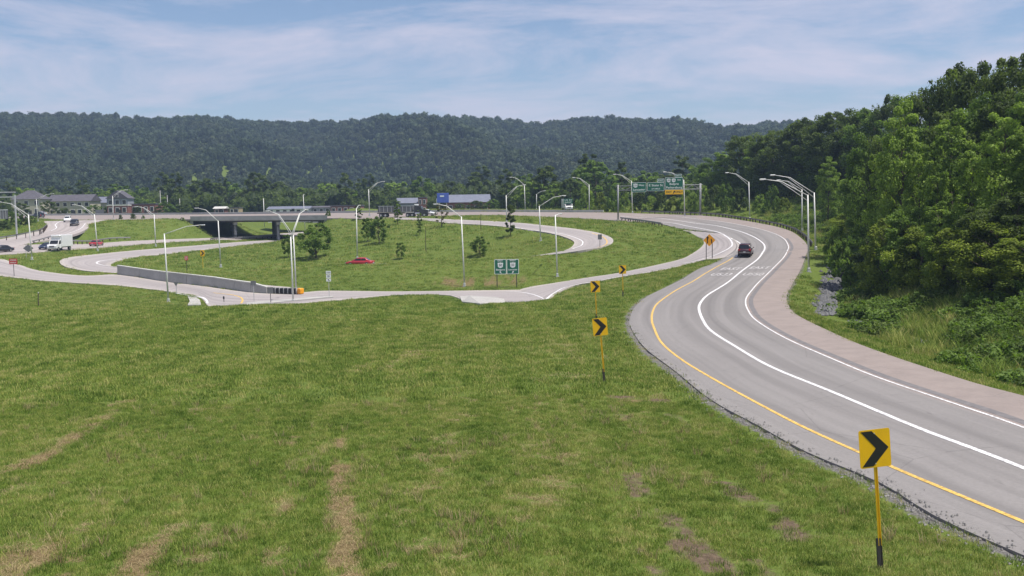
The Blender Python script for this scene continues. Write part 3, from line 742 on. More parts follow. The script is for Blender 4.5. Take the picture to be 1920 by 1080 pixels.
# ------------------------------------------------------------------ bridge, retaining wall, crash cushion
hl = EDGES['ramp_road']
span = hl[(hl[:, 0] < -48) & (hl[:, 0] > -89) & (hl[:, 1] > 240)]
A0, A1 = span[0], span[-1]
def lerp6(t, u): return Vector(A0[:3] * (1 - t) * (1 - u) + A0[3:] * (1 - t) * u + A1[:3] * t * (1 - u) + A1[3:] * t * u)
br = thing('highway_bridge', 'grey concrete bridge carrying the highway over the lower road', 'bridge', lerp6(.5, .5) - Vector((0, 0, 7)))
def wpart(name, mb, mat, parent, smooth=False):       # a part built in world coordinates under a moved thing
    mb.v = [tuple(Vector(v) - parent.location) for v in mb.v]
    return mb.build(name, mat, parent, smooth)
up = Vector((0, 0, 1))
nrmB = (Vector(A0[3:]) - Vector(A0[:3])); nrmB.z = 0; nrmB.normalize()
for u, off, nm in ((0, -.25, 'parapet'), (1, .25, 'parapet')):
    mb = MB(); pts = [lerp6(t, u) + nrmB * off for t in np.linspace(-.01, 1.01, 12)]
    for a, b in zip(pts[:-1], pts[1:]):
        for q in range(1): mb.prism([a - nrmB * .18 - up * .35, a + nrmB * .18 - up * .35, a + nrmB * .12 + up * (.85 - .4 * u), a - nrmB * .12 + up * (.85 - .4 * u)], b - a)
    wpart(nm, mb, M['concrete_deck'], br)
mb = MB()
for t0, t1 in zip(np.linspace(0, 1, 10)[:-1], np.linspace(0, 1, 10)[1:]):
    mb.prism([lerp6(t0, 0) - up * .12, lerp6(t0, 1) - up * .12, lerp6(t0, 1) - up * .45, lerp6(t0, 0) - up * .45], lerp6(t1, 0) - lerp6(t0, 0))
wpart('deck_slab', mb, M['concrete_deck'], br)
for k in range(6):
    u = .02 + k * .192; mb = MB(); a = lerp6(0, u) - up * .62; b = lerp6(1, u) - up * .62
    mb.prism([a - nrmB * .2 - up * .22, a + nrmB * .2 - up * .22, a + nrmB * .2 + up * .2, a - nrmB * .2 + up * .2], b - a)
    wpart('girder', mb, M['dark_steel'], br)
for t in (.34, .66):
    cap = MB(); a = lerp6(t, .03) - up * 1.24; b = lerp6(t, .97) - up * 1.24
    tv = (lerp6(t + .01, .5) - lerp6(t, .5)).normalized() * .6
    cap.prism([a - tv - up * .38, a + tv - up * .38, a + tv + up * .38, a - tv + up * .38], b - a)
    wpart('pier_cap', cap, M['concrete_deck'], br)
    for u in (.08, .36, .64, .92):
        p = lerp6(t, u); g_ = float(gtop(p.x, p.y)); col = MB(); col.tube([(p.x, p.y, g_ - .4), (p.x, p.y, p.z - 1.6)], .38, 12)
        wpart('pier_column', col, M['concrete_deck'], br, True)
    a = lerp6(t, .05); b = lerp6(t, .95); a.z = b.z = float(gtop(lerp6(t, .5).x, lerp6(t, .5).y)) + .3
    cw = MB(); tv = tv * .55; cw.prism([a - tv - up * .7, a + tv - up * .7, a + tv + up * .5, a - tv + up * .5], b - a)
    wpart('crash_wall', cw, M['concrete_wall'], br)
for t, sg in ((.0, 1), (1.0, -1)):
    ab = MB(); a = lerp6(t, .0) - up * 1.9; b = lerp6(t, 1) - up * 1.9
    tv = (lerp6(.5, .5) - lerp6(t, .5)).normalized()
    ab.prism([a - tv * .6 - up * 1.2, a + tv * .5 - up * 1.2, a + tv * .5 + up * 1.4, a - tv * .6 + up * 1.4], b - a)
    wpart('abutment', ab, M['concrete_wall'], br)

def path_thing(name, label, cat, pts, group=None):
    return thing(name, label, cat, Vector(pts[0]), 0, group)
# retaining wall beside the roundabout road
wpx = [(220,515,497), (262,521.5,503), (300,527,508), (350,533.5,513.5), (400,539,519), (440,544,525), (470,547.5,529), (500,550,537.5)]
wbase = []; wtop = []
fr = EDGES['roundabout_road']
for x, yb, yt in wpx:
    i = np.argmin(np.abs(proj_np(fr[:, :3])[:, 0] - x)); D = fr[i, 1] + .25
    b = PD(x, yb, D); t_ = PD(x, yt, D); b.z = min(b.z, fr[i, 2]); wbase.append(b); wtop.append(t_.z)
rw = thing('retaining_wall', 'long grey concrete retaining wall sloping down beside the roundabout road', 'wall', wbase[0])
def seg_prism(mb, a, b, za0, za1, zb0, zb1, th, front=0.0):
    d = Vector((b.x - a.x, b.y - a.y, 0)).normalized(); nn = Vector((-d.y, d.x, 0))
    if nn.y < 0: nn = -nn
    o = [Vector((a.x, a.y, za0)) + nn * front, Vector((b.x, b.y, zb0)) + nn * front, Vector((b.x, b.y, zb1)) + nn * front, Vector((a.x, a.y, za1)) + nn * front]
    mb.prism(o, nn * th)
for k in range(len(wbase) - 1):
    a, b = wbase[k], wbase[k + 1]
    nsub = max(1, round((b - a).length / 5.0))
    for q in range(nsub):
        t0, t1 = q / nsub, (q + 1) / nsub
        p, r = a.lerp(b, t0), a.lerp(b, t1); gap = (r - p).normalized() * .03
        mb = MB(); z0, z1 = wtop[k] + (wtop[k + 1] - wtop[k]) * t0, wtop[k] + (wtop[k + 1] - wtop[k]) * t1
        seg_prism(mb, p + gap, r - gap, p.z - .6, z0 - .16, r.z - .6, z1 - .16, .35)
        wpart('wall_panel', mb, M['concrete_wall'], rw)
cp = MB()
for k in range(len(wbase) - 1): seg_prism(cp, wbase[k], wbase[k + 1], wtop[k] - .16, wtop[k], wtop[k + 1] - .16, wtop[k + 1], .5, -.06)
wpart('coping', cp, M['white_concrete'], rw)
# crash cushion at the wall's nose
c0 = wbase[-1] + Vector((.3, .1, 0)); c1 = RPX(567, 551.5)
cc_ = thing('crash_cushion', 'low black crash cushion with orange nose at the end of the wall', 'crash cushion', c0)
dv = (c1 - c0); Lc = dv.length; dv.normalize(); cn = Vector((-dv.y, dv.x, 0))
ang = math.atan2(dv.y, dv.x)
for k in range(7):
    p = c0 + dv * (Lc * (k + .5) / 8); mb = MB(); mb.box((p.x, p.y, p.z + .45), (Lc / 8 * .8, .75, .8), ang, .05); wpart('cartridge', mb, M['black'], cc_)
    q = c0 + dv * (Lc * (k + 1) / 8); mb = MB(); mb.box((q.x, q.y, q.z + .48), (.07, .85, .86), ang); wpart('diaphragm', mb, M['galv'], cc_)
p = c0 + dv * (Lc * 7.6 / 8); mb = MB(); mb.box((p.x, p.y, p.z + .45), (Lc / 8 * .9, .8, .85), ang, .12); wpart('nose_cover', mb, M['orange_sign'], cc_)

# pale concrete kerb aprons by the roundabout
def flat_patch(name, px, mat, lift=.03, thick=.14):
    pts = [RPX(*p) for p in px]; mb = MB(); mb.poly([p + Vector((0, 0, lift + thick)) for p in pts])
    n_ = len(pts)
    for i in range(n_): a, b = pts[i], pts[(i + 1) % n_]; mb.quad(a - up * .3, b - up * .3, b + up * (lift + thick), a + up * (lift + thick))
    return tag(mb.build(name, M[mat]), kind='structure')
flat_patch('kerb_apron', [(862,557),(880,555.5),(930,558.5),(945,562),(948,569),(900,571),(866,567)], 'concrete', .01, .10)
flat_patch('kerb', [(462,568.5),(520,563.5),(580,558.5),(625,555.5),(625,558),(580,562),(520,568),(462,573)], 'concrete', .01, .10)
flat_patch('kerb_apron', [(352,557.5),(368,559),(375,564),(377,573),(352,573),(356,566)], 'concrete', .01, .10)

# ------------------------------------------------------------------ guardrails
post_mb = MB(); post_mb.box((0, 0, .3), (.15, .2, 1.1))
POST_ME = post_mb.mesh('post', M['wood_post'])
def guardrail(label, pts, group='guardrails', gap=1.9, h=.72):
    P = catmull([list(p) for p in pts], .6)
    root = thing('guardrail', label, 'guardrail', Vector(P[0]), 0, group)
    mb = MB()
    t = np.gradient(P[:, :2], axis=0); t /= np.maximum(np.linalg.norm(t, axis=1, keepdims=True), 1e-6); nn = np.c_[t[:, 1], -t[:, 0]]
    prof = [(.0, -.16), (.05, -.12), (.05, -.06), (.0, 0), (.05, .06), (.05, .12), (.0, .16)]
    rows = []
    for p, q in zip(P, nn):
        rows.append([(p[0] + q[0] * a, p[1] + q[1] * a, p[2] + h - .12 + b) for a, b in prof])
    V = np.array(rows).reshape(-1, 3) - np.array(root.location); k = len(prof); nr = len(rows); idx = np.arange(nr * k).reshape(nr, k)
    F = np.stack([idx[:-1, :-1].ravel(), idx[1:, :-1].ravel(), idx[1:, 1:].ravel(), idx[:-1, 1:].ravel()], -1)
    link('rail', mesh_np('rail', V, F, M['rail'], True), root)
    s = np.concatenate([[0], np.cumsum(np.linalg.norm(np.diff(P[:, :2], axis=0), axis=1))])
    for d in np.arange(.4, s[-1], gap):
        i = int(np.searchsorted(s, d)); i = min(i, len(P) - 1); p = P[i]
        o = link('post', POST_ME, root, (p[0] - nn[i][0] * .12 - root.location.x, p[1] - nn[i][1] * .12 - root.location.y, p[2] - .25 - root.location.z), math.atan2(t[i][1], t[i][0]))
    return root
def offs(edge, lo, hi, d, side):
    e = edge[(edge[:, 1] > lo) & (edge[:, 1] < hi)]
    p = e[:, 3:] if side > 0 else e[:, :3]; o = e[:, :3] if side > 0 else e[:, 3:]
    q = p + (p - o) / np.linalg.norm(p - o, axis=1, keepdims=True) * d
    return [(a[0], a[1], float(gtop(a[0], a[1])) + .05) for a in q[::3]]
me_ = EDGES['ramp_road']; curve = me_[(me_[:, 3] > 30)]
guardrail('long dark guardrail round the outside of the ramp curve below the wooded hill', offs(curve, 141, 236, .7, 1))
guardrail('short guardrail on the infield verge beside the sign gantry', [GPX(*p) for p in ((1163,413.5),(1185,416),(1210,419.5),(1240,424.5))])
guardrail('guardrail on the grassy side of the descending ramp by the big sign back', [GPX(*p) for p in ((88,426),(78,434),(60,439.5),(40,443.5),(20,447),(-20,453))])
guardrail('guardrail between the ramps behind the white box truck', [GPX(*p) for p in ((60,457.5),(78,453.5),(97,449),(115,446.5))])
guardrail('guardrail along the far verge of the underpass road behind the small red car', [GPX(*p) for p in ((136,456.5),(170,456.8),(210,452.5),(245,450.5))])
guardrail('guardrail between the two roads leading under the bridge', [GPX(*p) for p in ((395,451.5),(420,450.5),(450,449.5),(500,447.5),(535,446))])

# ------------------------------------------------------------------ street lamps
def lamp(label, base, top, tip, double=True, D=None, h=None, r0=.13):
    b = GPX(*base) if D is None else PD(base[0], base[1], D)
    if D is not None: b.z = float(gtop(b.x, b.y))
    D_ = b.y
    T = PD(top[0], top[1], D_); E = PD(tip[0], tip[1], D_)
    root = thing('street_lamp', label, 'street lamp', b, 0, 'tall aluminium street lamps')
    Hh = T.z - b.z; lx = T.x - b.x
    MB().tube([(0, 0, .3), (lx * .5, 0, Hh * .5), (lx, 0, Hh)], [r0, r0 * .82, r0 * .62], 10).build('pole', M['alu'], root, True)
    MB().box((0, 0, -.1), (.5, .5, .3)).box((0, 0, .22), (.34, .34, .5), 0, .05).build('base', M['galv'], root)
    e = E - b; L = math.hypot(e.x - lx, e.z - Hh); sg = 1 if e.x >= lx else -1
    # a bracket arm: rises quickly, levels towards the tip
    yy = 0.0 if abs(e.x - lx) > 1.6 else 3.2
    P0 = Vector((lx, 0, Hh - .1)); P2 = Vector((e.x, yy, e.z)); P1 = Vector((lx + (e.x - lx) * .62, yy * .6, Hh - .1 + (e.z - Hh + .1) * .86))
    MB().tube([P0, P0.lerp(P1, .5), P1, P1.lerp(P2, .6), P2], [.062, .056, .05, .045, .04], 8).build('arm', M['alu'], root, True)
    if double:
        Q0 = Vector((lx * .97, 0, Hh - .75)); MB().tube([Q0, Q0.lerp(P1, .55) + Vector((0, 0, -.04)), P1.lerp(P2, .15)], [.045, .04, .036], 8).build('brace', M['alu'], root, True)
    hd = thing_part = MB(); d = (P2 - P1).normalized(); d.z *= .3; d.normalize()
    aa = math.atan2(d.y, d.x); c = P2 + d * .32
    hm = MB().box((c.x, c.y, c.z), (.78, .30, .15), aa, .06).build('luminaire', M['galv'], root)
    MB().box((c.x + d.x * .1, c.y + d.y * .1, c.z - .09), (.42, .22, .05), aa, .02).build('lens', M['white_sign'], hm)
    return root
LAMPS = [
 ('street lamp with long double arm beside the diamond sign back at far left',(60,487),(53,402),(2,379),1,None),
 ('street lamp on the grass strip right of the white box truck',(183,471),(177,402),(141,384),1,None),
 ('street lamp on the grass strip whose head overlaps the red brick building',(292,462),(289,402),(258,387.5),1,None),
 ('street lamp nearest the retaining wall, standing alone on the grass with arm to the right',(316,572),(308,438),(375,422),0,140),
 ('street lamp on the infield in front of the bridge piers',(414,501),(409,414),(372,390.5),0,None),
 ('tallest lamp by the crash cushion with its arm seen end-on',(550,571),(545,444),(563,394),1,136),
 ('street lamp just behind the crash cushion lamp, arm to the left',(555,531),(550,440),(506,396),1,152),
 ('street lamp rising behind the red car on the infield',(670,483),(668,391),(669,385),0,185),
 ('street lamp on the bank edge left of the green guide sign',(871,538),(865,406),(821,383),0,None),
 ('street lamp inside the loop ramp with arm reaching right',(1014,471),(1011,386),(1054,367),0,176),
 ('street lamp between the loop ramp and the connector road',(1045,524),(1041,403),(1053,401),0,148),
 ('street lamp on the near edge of the highway beside the slender young tree',(950,416),(949,366),(980,347),1,None),
 ('lamp across the highway, arm to the left, right of the slender young tree',(985,397),(983,346),(960,332.5),0,268),
 ('small distant street lamp beyond the highway right of the slender tree',(1006,394),(1006,364),(1019,358),0,300),
 ('street lamp on the far side of the highway beside the white truck',(1105,396),(1104.5,346),(1078,333),1,258),
 ('street lamp behind the leftmost green gantry sign',(1186,400),(1184,339),(1155,327),1,None),
 ('street lamp behind the yellow exit-only panel of the gantry',(1284,405),(1282,337),(1249,322.5),1,None),
 ('street lamp behind the guardrail midway round the ramp curve',(1406,412),(1404,341),(1366,324),1,None),
 ('farthest of the three lamps clustered at the guardrail end',(1504,433),(1503.5,355),(1463,338),1,None),
 ('nearest of the three clustered lamps, on the ramp verge in front of the guardrail end',(1516.5,510),(1514.5,365),(1435,336.5),1,None),
 ('rightmost of the three clustered lamps, right behind the guardrail end',(1529.5,469),(1526.5,361),(1453,328.5),1,None),
 ('street lamp beside the highway left of the dump truck',(693,404),(691,355),(717,340.5),1,None),
 ('distant street lamp in front of the hipped-roof apartment house at far left',(71,412),(68,373),(97,363.5),1,300),
 ('distant street lamp in front of the grey gabled house',(213,413),(211,367),(235,356),1,290),
 ('thin distant lamp pole beyond the bridge',(571,396),(568.5,366),(566,364.5),0,330)]
for lb, b_, t_, e_, dbl, D_ in LAMPS: lamp(lb, b_, t_, e_, bool(dbl), D_)

# ------------------------------------------------------------------ lettering and signs
def letters(body, size, mat, parent, loc, name='lettering', width=None):
    cu = bpy.data.curves.new(name, 'FONT'); cu.body = body; cu.align_x = 'CENTER'; cu.align_y = 'CENTER'; cu.size = size; cu.extrude = .004
    cu.offset = size * .012
    tmp = bpy.data.objects.new('tmp', cu); COL.objects.link(tmp); bpy.context.view_layer.update()
    me = bpy.data.meshes.new_from_object(tmp); bpy.data.objects.remove(tmp); bpy.data.curves.remove(cu); me.name = name
    V = np.array([v.co[:] for v in me.vertices]); w = np.ptp(V[:, 0]); f = (width / w) if width else 1.0
    for v in me.vertices: v.co = (v.co.x * f, -v.co.z, v.co.y)
    me.materials.clear(); me.materials.append(mat)
    return link(name, me, parent, loc)
def outline_plate(name, pts, y0, th, mat, parent, loc=(0, 0, 0)):
    mb = MB(); mb.prism([(x + loc[0], y0 + loc[1], z + loc[2]) for x, z in pts], (0, -th, 0)); return mb.build(name, mat, parent)
def rrect(w, h, r, seg=4):
    o = []
    for cx, cz, a0 in ((w / 2 - r, h / 2 - r, 0), (-w / 2 + r, h / 2 - r, 90), (-w / 2 + r, -h / 2 + r, 180), (w / 2 - r, -h / 2 + r, 270)):
        for k in range(seg + 1):
            a = math.radians(a0 + 90 * k / seg); o.append((cx + r * math.cos(a), cz + r * math.sin(a)))
    return o
def chevron(label, base, tilt, rz, k=1.0, D=None):
    b = GPX(*base) if D is None else PD(base[0], base[1], D)
    b.z = float(gtop(b.x, b.y))
    root = thing('chevron_sign', label, 'road sign', b, 0, 'yellow chevron signs along the ramp')
    root.rotation_euler = (0, tilt, rz)
    w, h = .76, .91; z0 = 2.45; zc = z0 + h / 2
    MB().box((-.035, .0, .22), (.085, .06, 1.0)).box((.035, .0, .22), (.02, .06, 1.0)).build('post_base', M['dark_steel'], root)
    MB().box((0, .0, 1.9), (.075, .012, 2.7)).box((-.034, -.018, 1.9), (.012, .03, 2.7)).box((.034, -.018, 1.9), (.012, .03, 2.7)).build('post', M['yellow_post'], root)
    pn = outline_plate('panel', rrect(w, h, .05), -.04, .006, M['yellow_sign'], root, (0, 0, zc))
    ch = [(-.33, .42), (-.06, .42), (.33, 0), (-.06, -.42), (-.33, -.42), (.02, 0)]
    outline_plate('chevron', ch, -.048, .003, M['black_sign'], pn, (0, 0, zc))
    for zz in (.36, -.36): MB().tube([(0, -.044, zc + zz), (0, -.056, zc + zz)], .014, 8).build('bolt', M['galv'], pn)
    return root
chevron('nearest chevron sign, large yellow panel leaning on its post beside the gravel edge', (1652,1066), -.075, .10)
chevron('second chevron sign from the camera, tilted, in grass left of the ramp bend', (1134,716), -.08, .10)
chevron('third chevron sign, its post partly hidden behind the second chevron sign', (1119,606), -.035, .06)
chevron('farthest of the ramp chevron signs, small, near the connector road', (1168.5,557), -.02, .06)
def shield(num, s, parent, loc):
    k = s / 2
    pts = [(-.92, .9), (-.5, .82), (0, .98), (.5, .82), (.92, .9), (1.0, .45), (.86, 0), (.95, -.4), (.6, -.82), (0, -1), (-.6, -.82), (-.95, -.4), (-.86, 0), (-1.0, .45)]
    pl = outline_plate('route_shield', [(x * k, z * k) for x, z in pts], -.006, .004, M['white_sign'], parent, loc)
    letters(num, s * .62, M['black_sign'], pl, (loc[0], loc[1] - .014, loc[2] - s * .02)); return pl
def green_panel(root, cx, zb, w, h, rows, y=-.0, shields=(), name='sign_panel'):
    bd = outline_plate(name, rrect(w, h, .12), y, .03, M['white_sign'], root, (cx, 0, zb + h / 2))
    outline_plate('sign_face', rrect(w - .14, h - .14, .09), y - .032, .004, M['green_sign'], bd, (cx, 0, zb + h / 2))
    for t_, sz, dx, dz, wd in rows: letters(t_, sz, M['white_sign'], bd, (cx + dx, y - .042, zb + dz), width=wd)
    for num, sz, dx, dz in shields: shield(num, sz, bd, (cx + dx, y - .036, zb + dz))
    return bd
def arrow(parent, c, s, ang, mat, y):
    pts = [(-.12, -.5), (.12, -.5), (.12, .05), (.34, .05), (0, .5), (-.34, .05), (-.12, .05)]
    ca, sa = math.cos(ang), math.sin(ang)
    outline_plate('arrow', [((x * ca - z * sa) * s, (x * sa + z * ca) * s) for x, z in pts], y, .004, mat, parent, (c[0], 0, c[1]))
# ground mounted guide sign on the infield bank
gL, gR = GPX(932, 541), GPX(969, 539)
gb = (gL + gR) / 2; gD = gb.y; sc = FPX / gD
gs = thing('guide_sign', 'green guide sign with two route shields on dark posts by the roundabout', 'road sign', gb)
Wg, Hg = 46 / sc, 28 / sc; z_b = PD(948, 514, gD).z - gb.z
for xx in (-.40, .40):
    MB().box((xx * Wg, .06, (z_b + Hg) / 2 - .2), (.12, .12, z_b + Hg + .2)).build('post', M['dark_steel'], gs)
for cx, num, dirn, town, an in ((-Wg / 4 - .01, '50', 'EAST', 'Belpre', .6), (Wg / 4 + .01, '33', 'WEST', 'Lancaster', -.6)):
    g_ = green_panel(gs, cx, z_b, Wg / 2 - .03, Hg, [(dirn, .36, 0, Hg * .91, None), (town, .34, 0, Hg * .30, Wg * .36)], 0, [(num, .82, 0, Hg * .61)])
    arrow(g_, (cx, z_b + Hg * .13), .42, an, M['white_sign'], -.036)
# overhead gantry
gl = GPX(1159, 414); gr_ = PD(1313, 402, 222); gr_.z = float(gtop(gr_.x, gr_.y))
gv = Vector((gr_.x - gl.x, gr_.y - gl.y, 0)); Lg = gv.length; ga = math.atan2(gv.y, gv.x)
gan = thing('sign_gantry', 'overhead steel gantry across the ramp carrying three green signs and a yellow exit panel', 'sign gantry', gl, ga)
zt = PD(1159, 349, gl.y).z - gl.z; zlow = zt - .95
dz_r = gr_.z - gl.z
for x_, zb_ in ((0, -.3), (Lg, dz_r - .3)):
    for yy in (-.55, .55):
        MB().tube([(x_, yy, zb_), (x_, yy, zt + .3)], .14, 10).build('upright', M['galv_dull'], gan, True)
    br_ = MB(); zz = zb_ + .8; k = 0
    while zz + 1.3 < zt:
        br_.tube([(x_, -.55 if k % 2 else .55, zz), (x_, .55 if k % 2 else -.55, zz + 1.3)], .05, 6); zz += 1.3; k += 1
    br_.build('upright_lacing', M['galv_dull'], gan, True)
    MB().box((x_, 0, zb_ + .1), (.9, 1.7, .9)).build('footing', M['concrete'], gan)
for zz in (zlow, zt):
    for yy in (-.55, .55): MB().tube([(-.4, yy, zz), (Lg + .4, yy, zz)], .085, 8).build('chord', M['galv_dull'], gan, True)
lac = MB(); npan = int(Lg / 1.6)
for k in range(npan):
    x0, x1 = Lg * k / npan, Lg * (k + 1) / npan
    for yy in (-.55, .55): lac.tube([(x0, yy, zlow if k % 2 else zt), (x1, yy, zt if k % 2 else zlow)], .035, 6)
    lac.tube([(x0, -.55, zt), (x0, .55, zt)], .03, 6)
lac.build('truss_lacing', M['galv_dull'], gan, True)
sg_ = 1.0
def gx(px): return (px - 1159) / (1315 - 1159) * Lg
ppm = FPX / gl.y
def gzx(py): return (413 - py) / (412 - 349) * zt
def gpan(x0, x1, y0, y1, rows, shields, nm='sign_panel'):
    w, h = gx(x1) - gx(x0), gzx(y0) - gzx(y1)
    return green_panel(gan, (gx(x0) + gx(x1)) / 2, gzx(y1), w, h, rows(w, h), -.75, shields(w, h), nm), w, h
gpan(1184.5, 1212, 344, 361.5, lambda w, h: [('West', h * .26, w * .16, h * .70, None), ('Lancaster', h * .30, 0, h * .25, w * .82)], lambda w, h: [('33', h * .44, -w * .24, h * .68)])
gpan(1214, 1246, 344.5, 360, lambda w, h: [('E State St', h * .34, 0, h * .66, w * .82), ('3/4 MILE', h * .22, 0, h * .25, w * .5)], lambda w, h: [])
gpan(1233, 1246, 338, 344, lambda w, h: [('EXIT', h * .62, 0, h * .5, w * .75)], lambda w, h: [], 'exit_tab')
gpan(1247.5, 1281.5, 336, 358, lambda w, h: [('East', h * .17, w * .28, h * .80, None), ('Belpre', h * .24, 0, h * .46, w * .5), ('Parkersburg', h * .24, 0, h * .17, w * .88)], lambda w, h: [('50', h * .32, -w * .30, h * .76), ('33', h * .32, -w * .02, h * .76)])
gpan(1266, 1279, 330, 336, lambda w, h: [('EXIT', h * .62, 0, h * .5, w * .75)], lambda w, h: [], 'exit_tab')
xe0, xe1 = gx(1247.5), gx(1281.5); ze0, ze1 = gzx(366.5), gzx(358.4)
ep = outline_plate('exit_only_panel', rrect(xe1 - xe0, ze1 - ze0, .08), -.75, .03, M['yellow_sign'], gan, ((xe0 + xe1) / 2, 0, (ze0 + ze1) / 2))
letters('EXIT', (ze1 - ze0) * .6, M['black_sign'], ep, (xe0 + (xe1 - xe0) * .22, -.79, (ze0 + ze1) / 2))
letters('ONLY', (ze1 - ze0) * .6, M['black_sign'], ep, (xe0 + (xe1 - xe0) * .78, -.79, (ze0 + ze1) / 2))
arrow(ep, ((xe0 + xe1) / 2, (ze0 + ze1) / 2), (ze1 - ze0) * .85, -.6, M['black_sign'], -.781)
# merge warning sign
mL_, mR_ = GPX(1324, 487), GPX(1336, 487); mb_ = (mL_ + mR_) / 2
ms_ = thing('merge_warning_sign', 'orange diamond warning sign with black arrows on two dark posts at the gore', 'road sign', mb_)
scm = FPX / mb_.y; zc = PD(1329.5, 450.5, mb_.y).z - mb_.z; hd_ = 11.5 / scm
for xx in (-.42, .42): MB().box((xx, .05, zc / 2), (.09, .08, zc + .5)).build('post', M['dark_steel'], ms_)
dp = outline_plate('panel', [(-hd_, 0), (0, hd_), (hd_, 0), (0, -hd_)], 0, .01, M['orange_sign'], ms_, (0, 0, zc))
outline_plate('arrow', [(-.22, -.42), (-.08, -.42), (-.08, .0), (-.02, .3), (.08, .3), (-.13, .62), (-.34, .3), (-.22, .3)], -.012, .004, M['black_sign'], dp, (-.12, 0, zc))
outline_plate('arrow', [(.1, -.42), (.24, -.42), (.24, -.05), (.1, .25), (.02, .1), (.1, -.08)], -.012, .004, M['black_sign'], dp, (.16, 0, zc))
# simple plate signs
def plate_sign(name, label, base, box_px, mat, post_mat='dark_steel', shape='rect', text=None, D=None, posts=1, tmat='white_sign', extra=None):
    b = GPX(*base) if D is None else PD(base[0], base[1], D); b.z = float(gtop(b.x, b.y))
    x0, y0, x1, y1 = box_px; s_ = FPX / b.y; w, h = (x1 - x0) / s_, (y1 - y0) / s_
    c = PD((x0 + x1) / 2, (y0 + y1) / 2, b.y) - b
    root = thing(name, label, 'road sign', b)
    for k in range(posts):
        xx = c.x if posts == 1 else c.x + (k - .5) * w * .5
        MB().box((xx, .05, (c.z + h * .4) / 2 - .15), (.07, .06, c.z + h * .4 + .3)).build('post', M[post_mat], root)
    if shape == 'diamond': pts = [(-w / 2, 0), (0, h / 2), (w / 2, 0), (0, -h / 2)]
    elif shape == 'yield': pts = [(-w / 2, h / 2), (w / 2, h / 2), (0, -h / 2)]
    else: pts = rrect(w, h, min(w, h) * .1)
    pn = outline_plate('panel', pts, 0, .01, M[mat], root, (c.x, 0, c.z))
    if text:
        for i, t_ in enumerate(text): letters(t_, h * .36, M[tmat], pn, (c.x, -.018, c.z + h * (.22 - .44 * i) * (1 if len(text) > 1 else 0)), width=w * .78)
    return root, pn, c, w, h
plate_sign('wrong_way_sign', 'red wrong way sign on a dark post at the left edge of the roundabout road', (27,519), (17,485,32.5,495.5), 'red_sign', text=['WRONG', 'WAY'])
plate_sign('diamond_sign', 'grey back of a diamond sign on two posts near the left lamp', (53,484), (43,458,63,473), 'sign_back', 'galv', 'diamond', posts=2)
plate_sign('yield_sign', 'grey back of a yield sign in front of the retaining wall', (331,550), (325,529,335,537), 'sign_back', 'galv', 'yield')
plate_sign('small_sign', 'narrow grey sign back in front of the wall, left of the crash cushion', (477,569), (470,526.5,480,535), 'sign_back', 'galv')
plate_sign('small_sign', 'dark square sign back directly in front of the crash cushion', (507,571.5), (501,538.5,512.5,550.5), 'sign_back', 'dark_steel')
plate_sign('small_sign', 'dark square sign back on the outer edge of the loop ramp curve', (1125,464), (1121,439.5,1128.5,449), 'sign_back', 'dark_steel')
plate_sign('small_sign', 'tiny grey sign on the infield between red car and small round tree', (720,478), (717,464,723,475), 'sign_back', 'galv', D=196)
r_, pn, c, w, h = plate_sign('route_marker_sign', 'stack of three white route marker plates on a post beside the roundabout', (617,560), (611,508,620.5,513.5), 'white_sign', 'galv', text=['TO'], tmat='black_sign')
outline_plate('route_marker', rrect(w * .95, h * 1.25, .05), 0, .01, M['white_sign'], r_, (c.x, 0, c.z - h * 1.3)); letters('33', h * .8, M['black_sign'], r_, (c.x, -.02, c.z - h * 1.3))
outline_plate('arrow_plate', rrect(w * .95, h * 1.0, .05), 0, .01, M['white_sign'], r_, (c.x, 0, c.z - h * 2.6)); arrow(r_, (c.x, c.z - h * 2.6), h * .8, .9, M['black_sign'], -.012)
chv = plate_sign('chevron_sign', 'tiny yellow chevron sign on the infield left of the bridge piers lamp', (379,503), (375.5,469,383.5,480.5), 'yellow_sign', 'yellow_post')
outline_plate('chevron', [(-.33, .42), (-.06, .42), (.33, 0), (-.06, -.42), (-.33, -.42), (.02, 0)], -.012, .004, M['black_sign'], chv[1], (chv[2].x, 0, chv[2].z))
plate_sign('speed_sign', 'small red and white sign on the infield behind the retaining wall', (350,510), (346,480,352.5,488), 'red_sign', 'wood_post', text=['WRONG', 'WAY'])
plate_sign('marker_post', 'short dark delineator post on the roundabout leg left of the kerb', (419,569), (418,555.5,421,561), 'black', 'black')
# backs of the big signs at far left
b = GPX(6, 447)
bs = thing('overhead_sign', 'large overhead sign seen from behind on a pale truss, at the far left edge', 'road sign', b); s_ = FPX / b.y
def zpx(py): return PD(6, py, b.y).z - b.z
MB().box((3.3, .1, zpx(372) / 2), (.3, .3, zpx(360))).build('upright', M['galv'], bs)
for py in (360.5, 369.5): MB().box((-1.0, .1, zpx(py)), (9.0, .25, .25)).build('chord', M['galv'], bs)
outline_plate('sign_back_panel', rrect(3.6, 2.2, .1), 0, .05, M['sign_back'], bs, (-.3, 0, zpx(402)))
for k in range(5): MB().box((-1.6 + k * .65, -.09, zpx(402)), (.08, .06, 2.1)).build('stiffener', M['galv'], bs)
MB().box((-.3, -.09, zpx(393.5)), (3.6, .1, .14)).build('rail', M['white_sign'], bs)
# far guide sign in front of the brick building, left
plate_sign('guide_sign', 'grey guide sign back standing by the highway left of the brick building', (187,404), (179,393,195,401), 'sign_back', 'galv', posts=2, D=330)
plate_sign('guide_sign', 'small green guide sign beyond the highway beside the white truck', (1065,397), (1057,372.5,1073.5,382), 'green_sign', 'galv', posts=2, D=268, text=['US 33', 'EAST'])

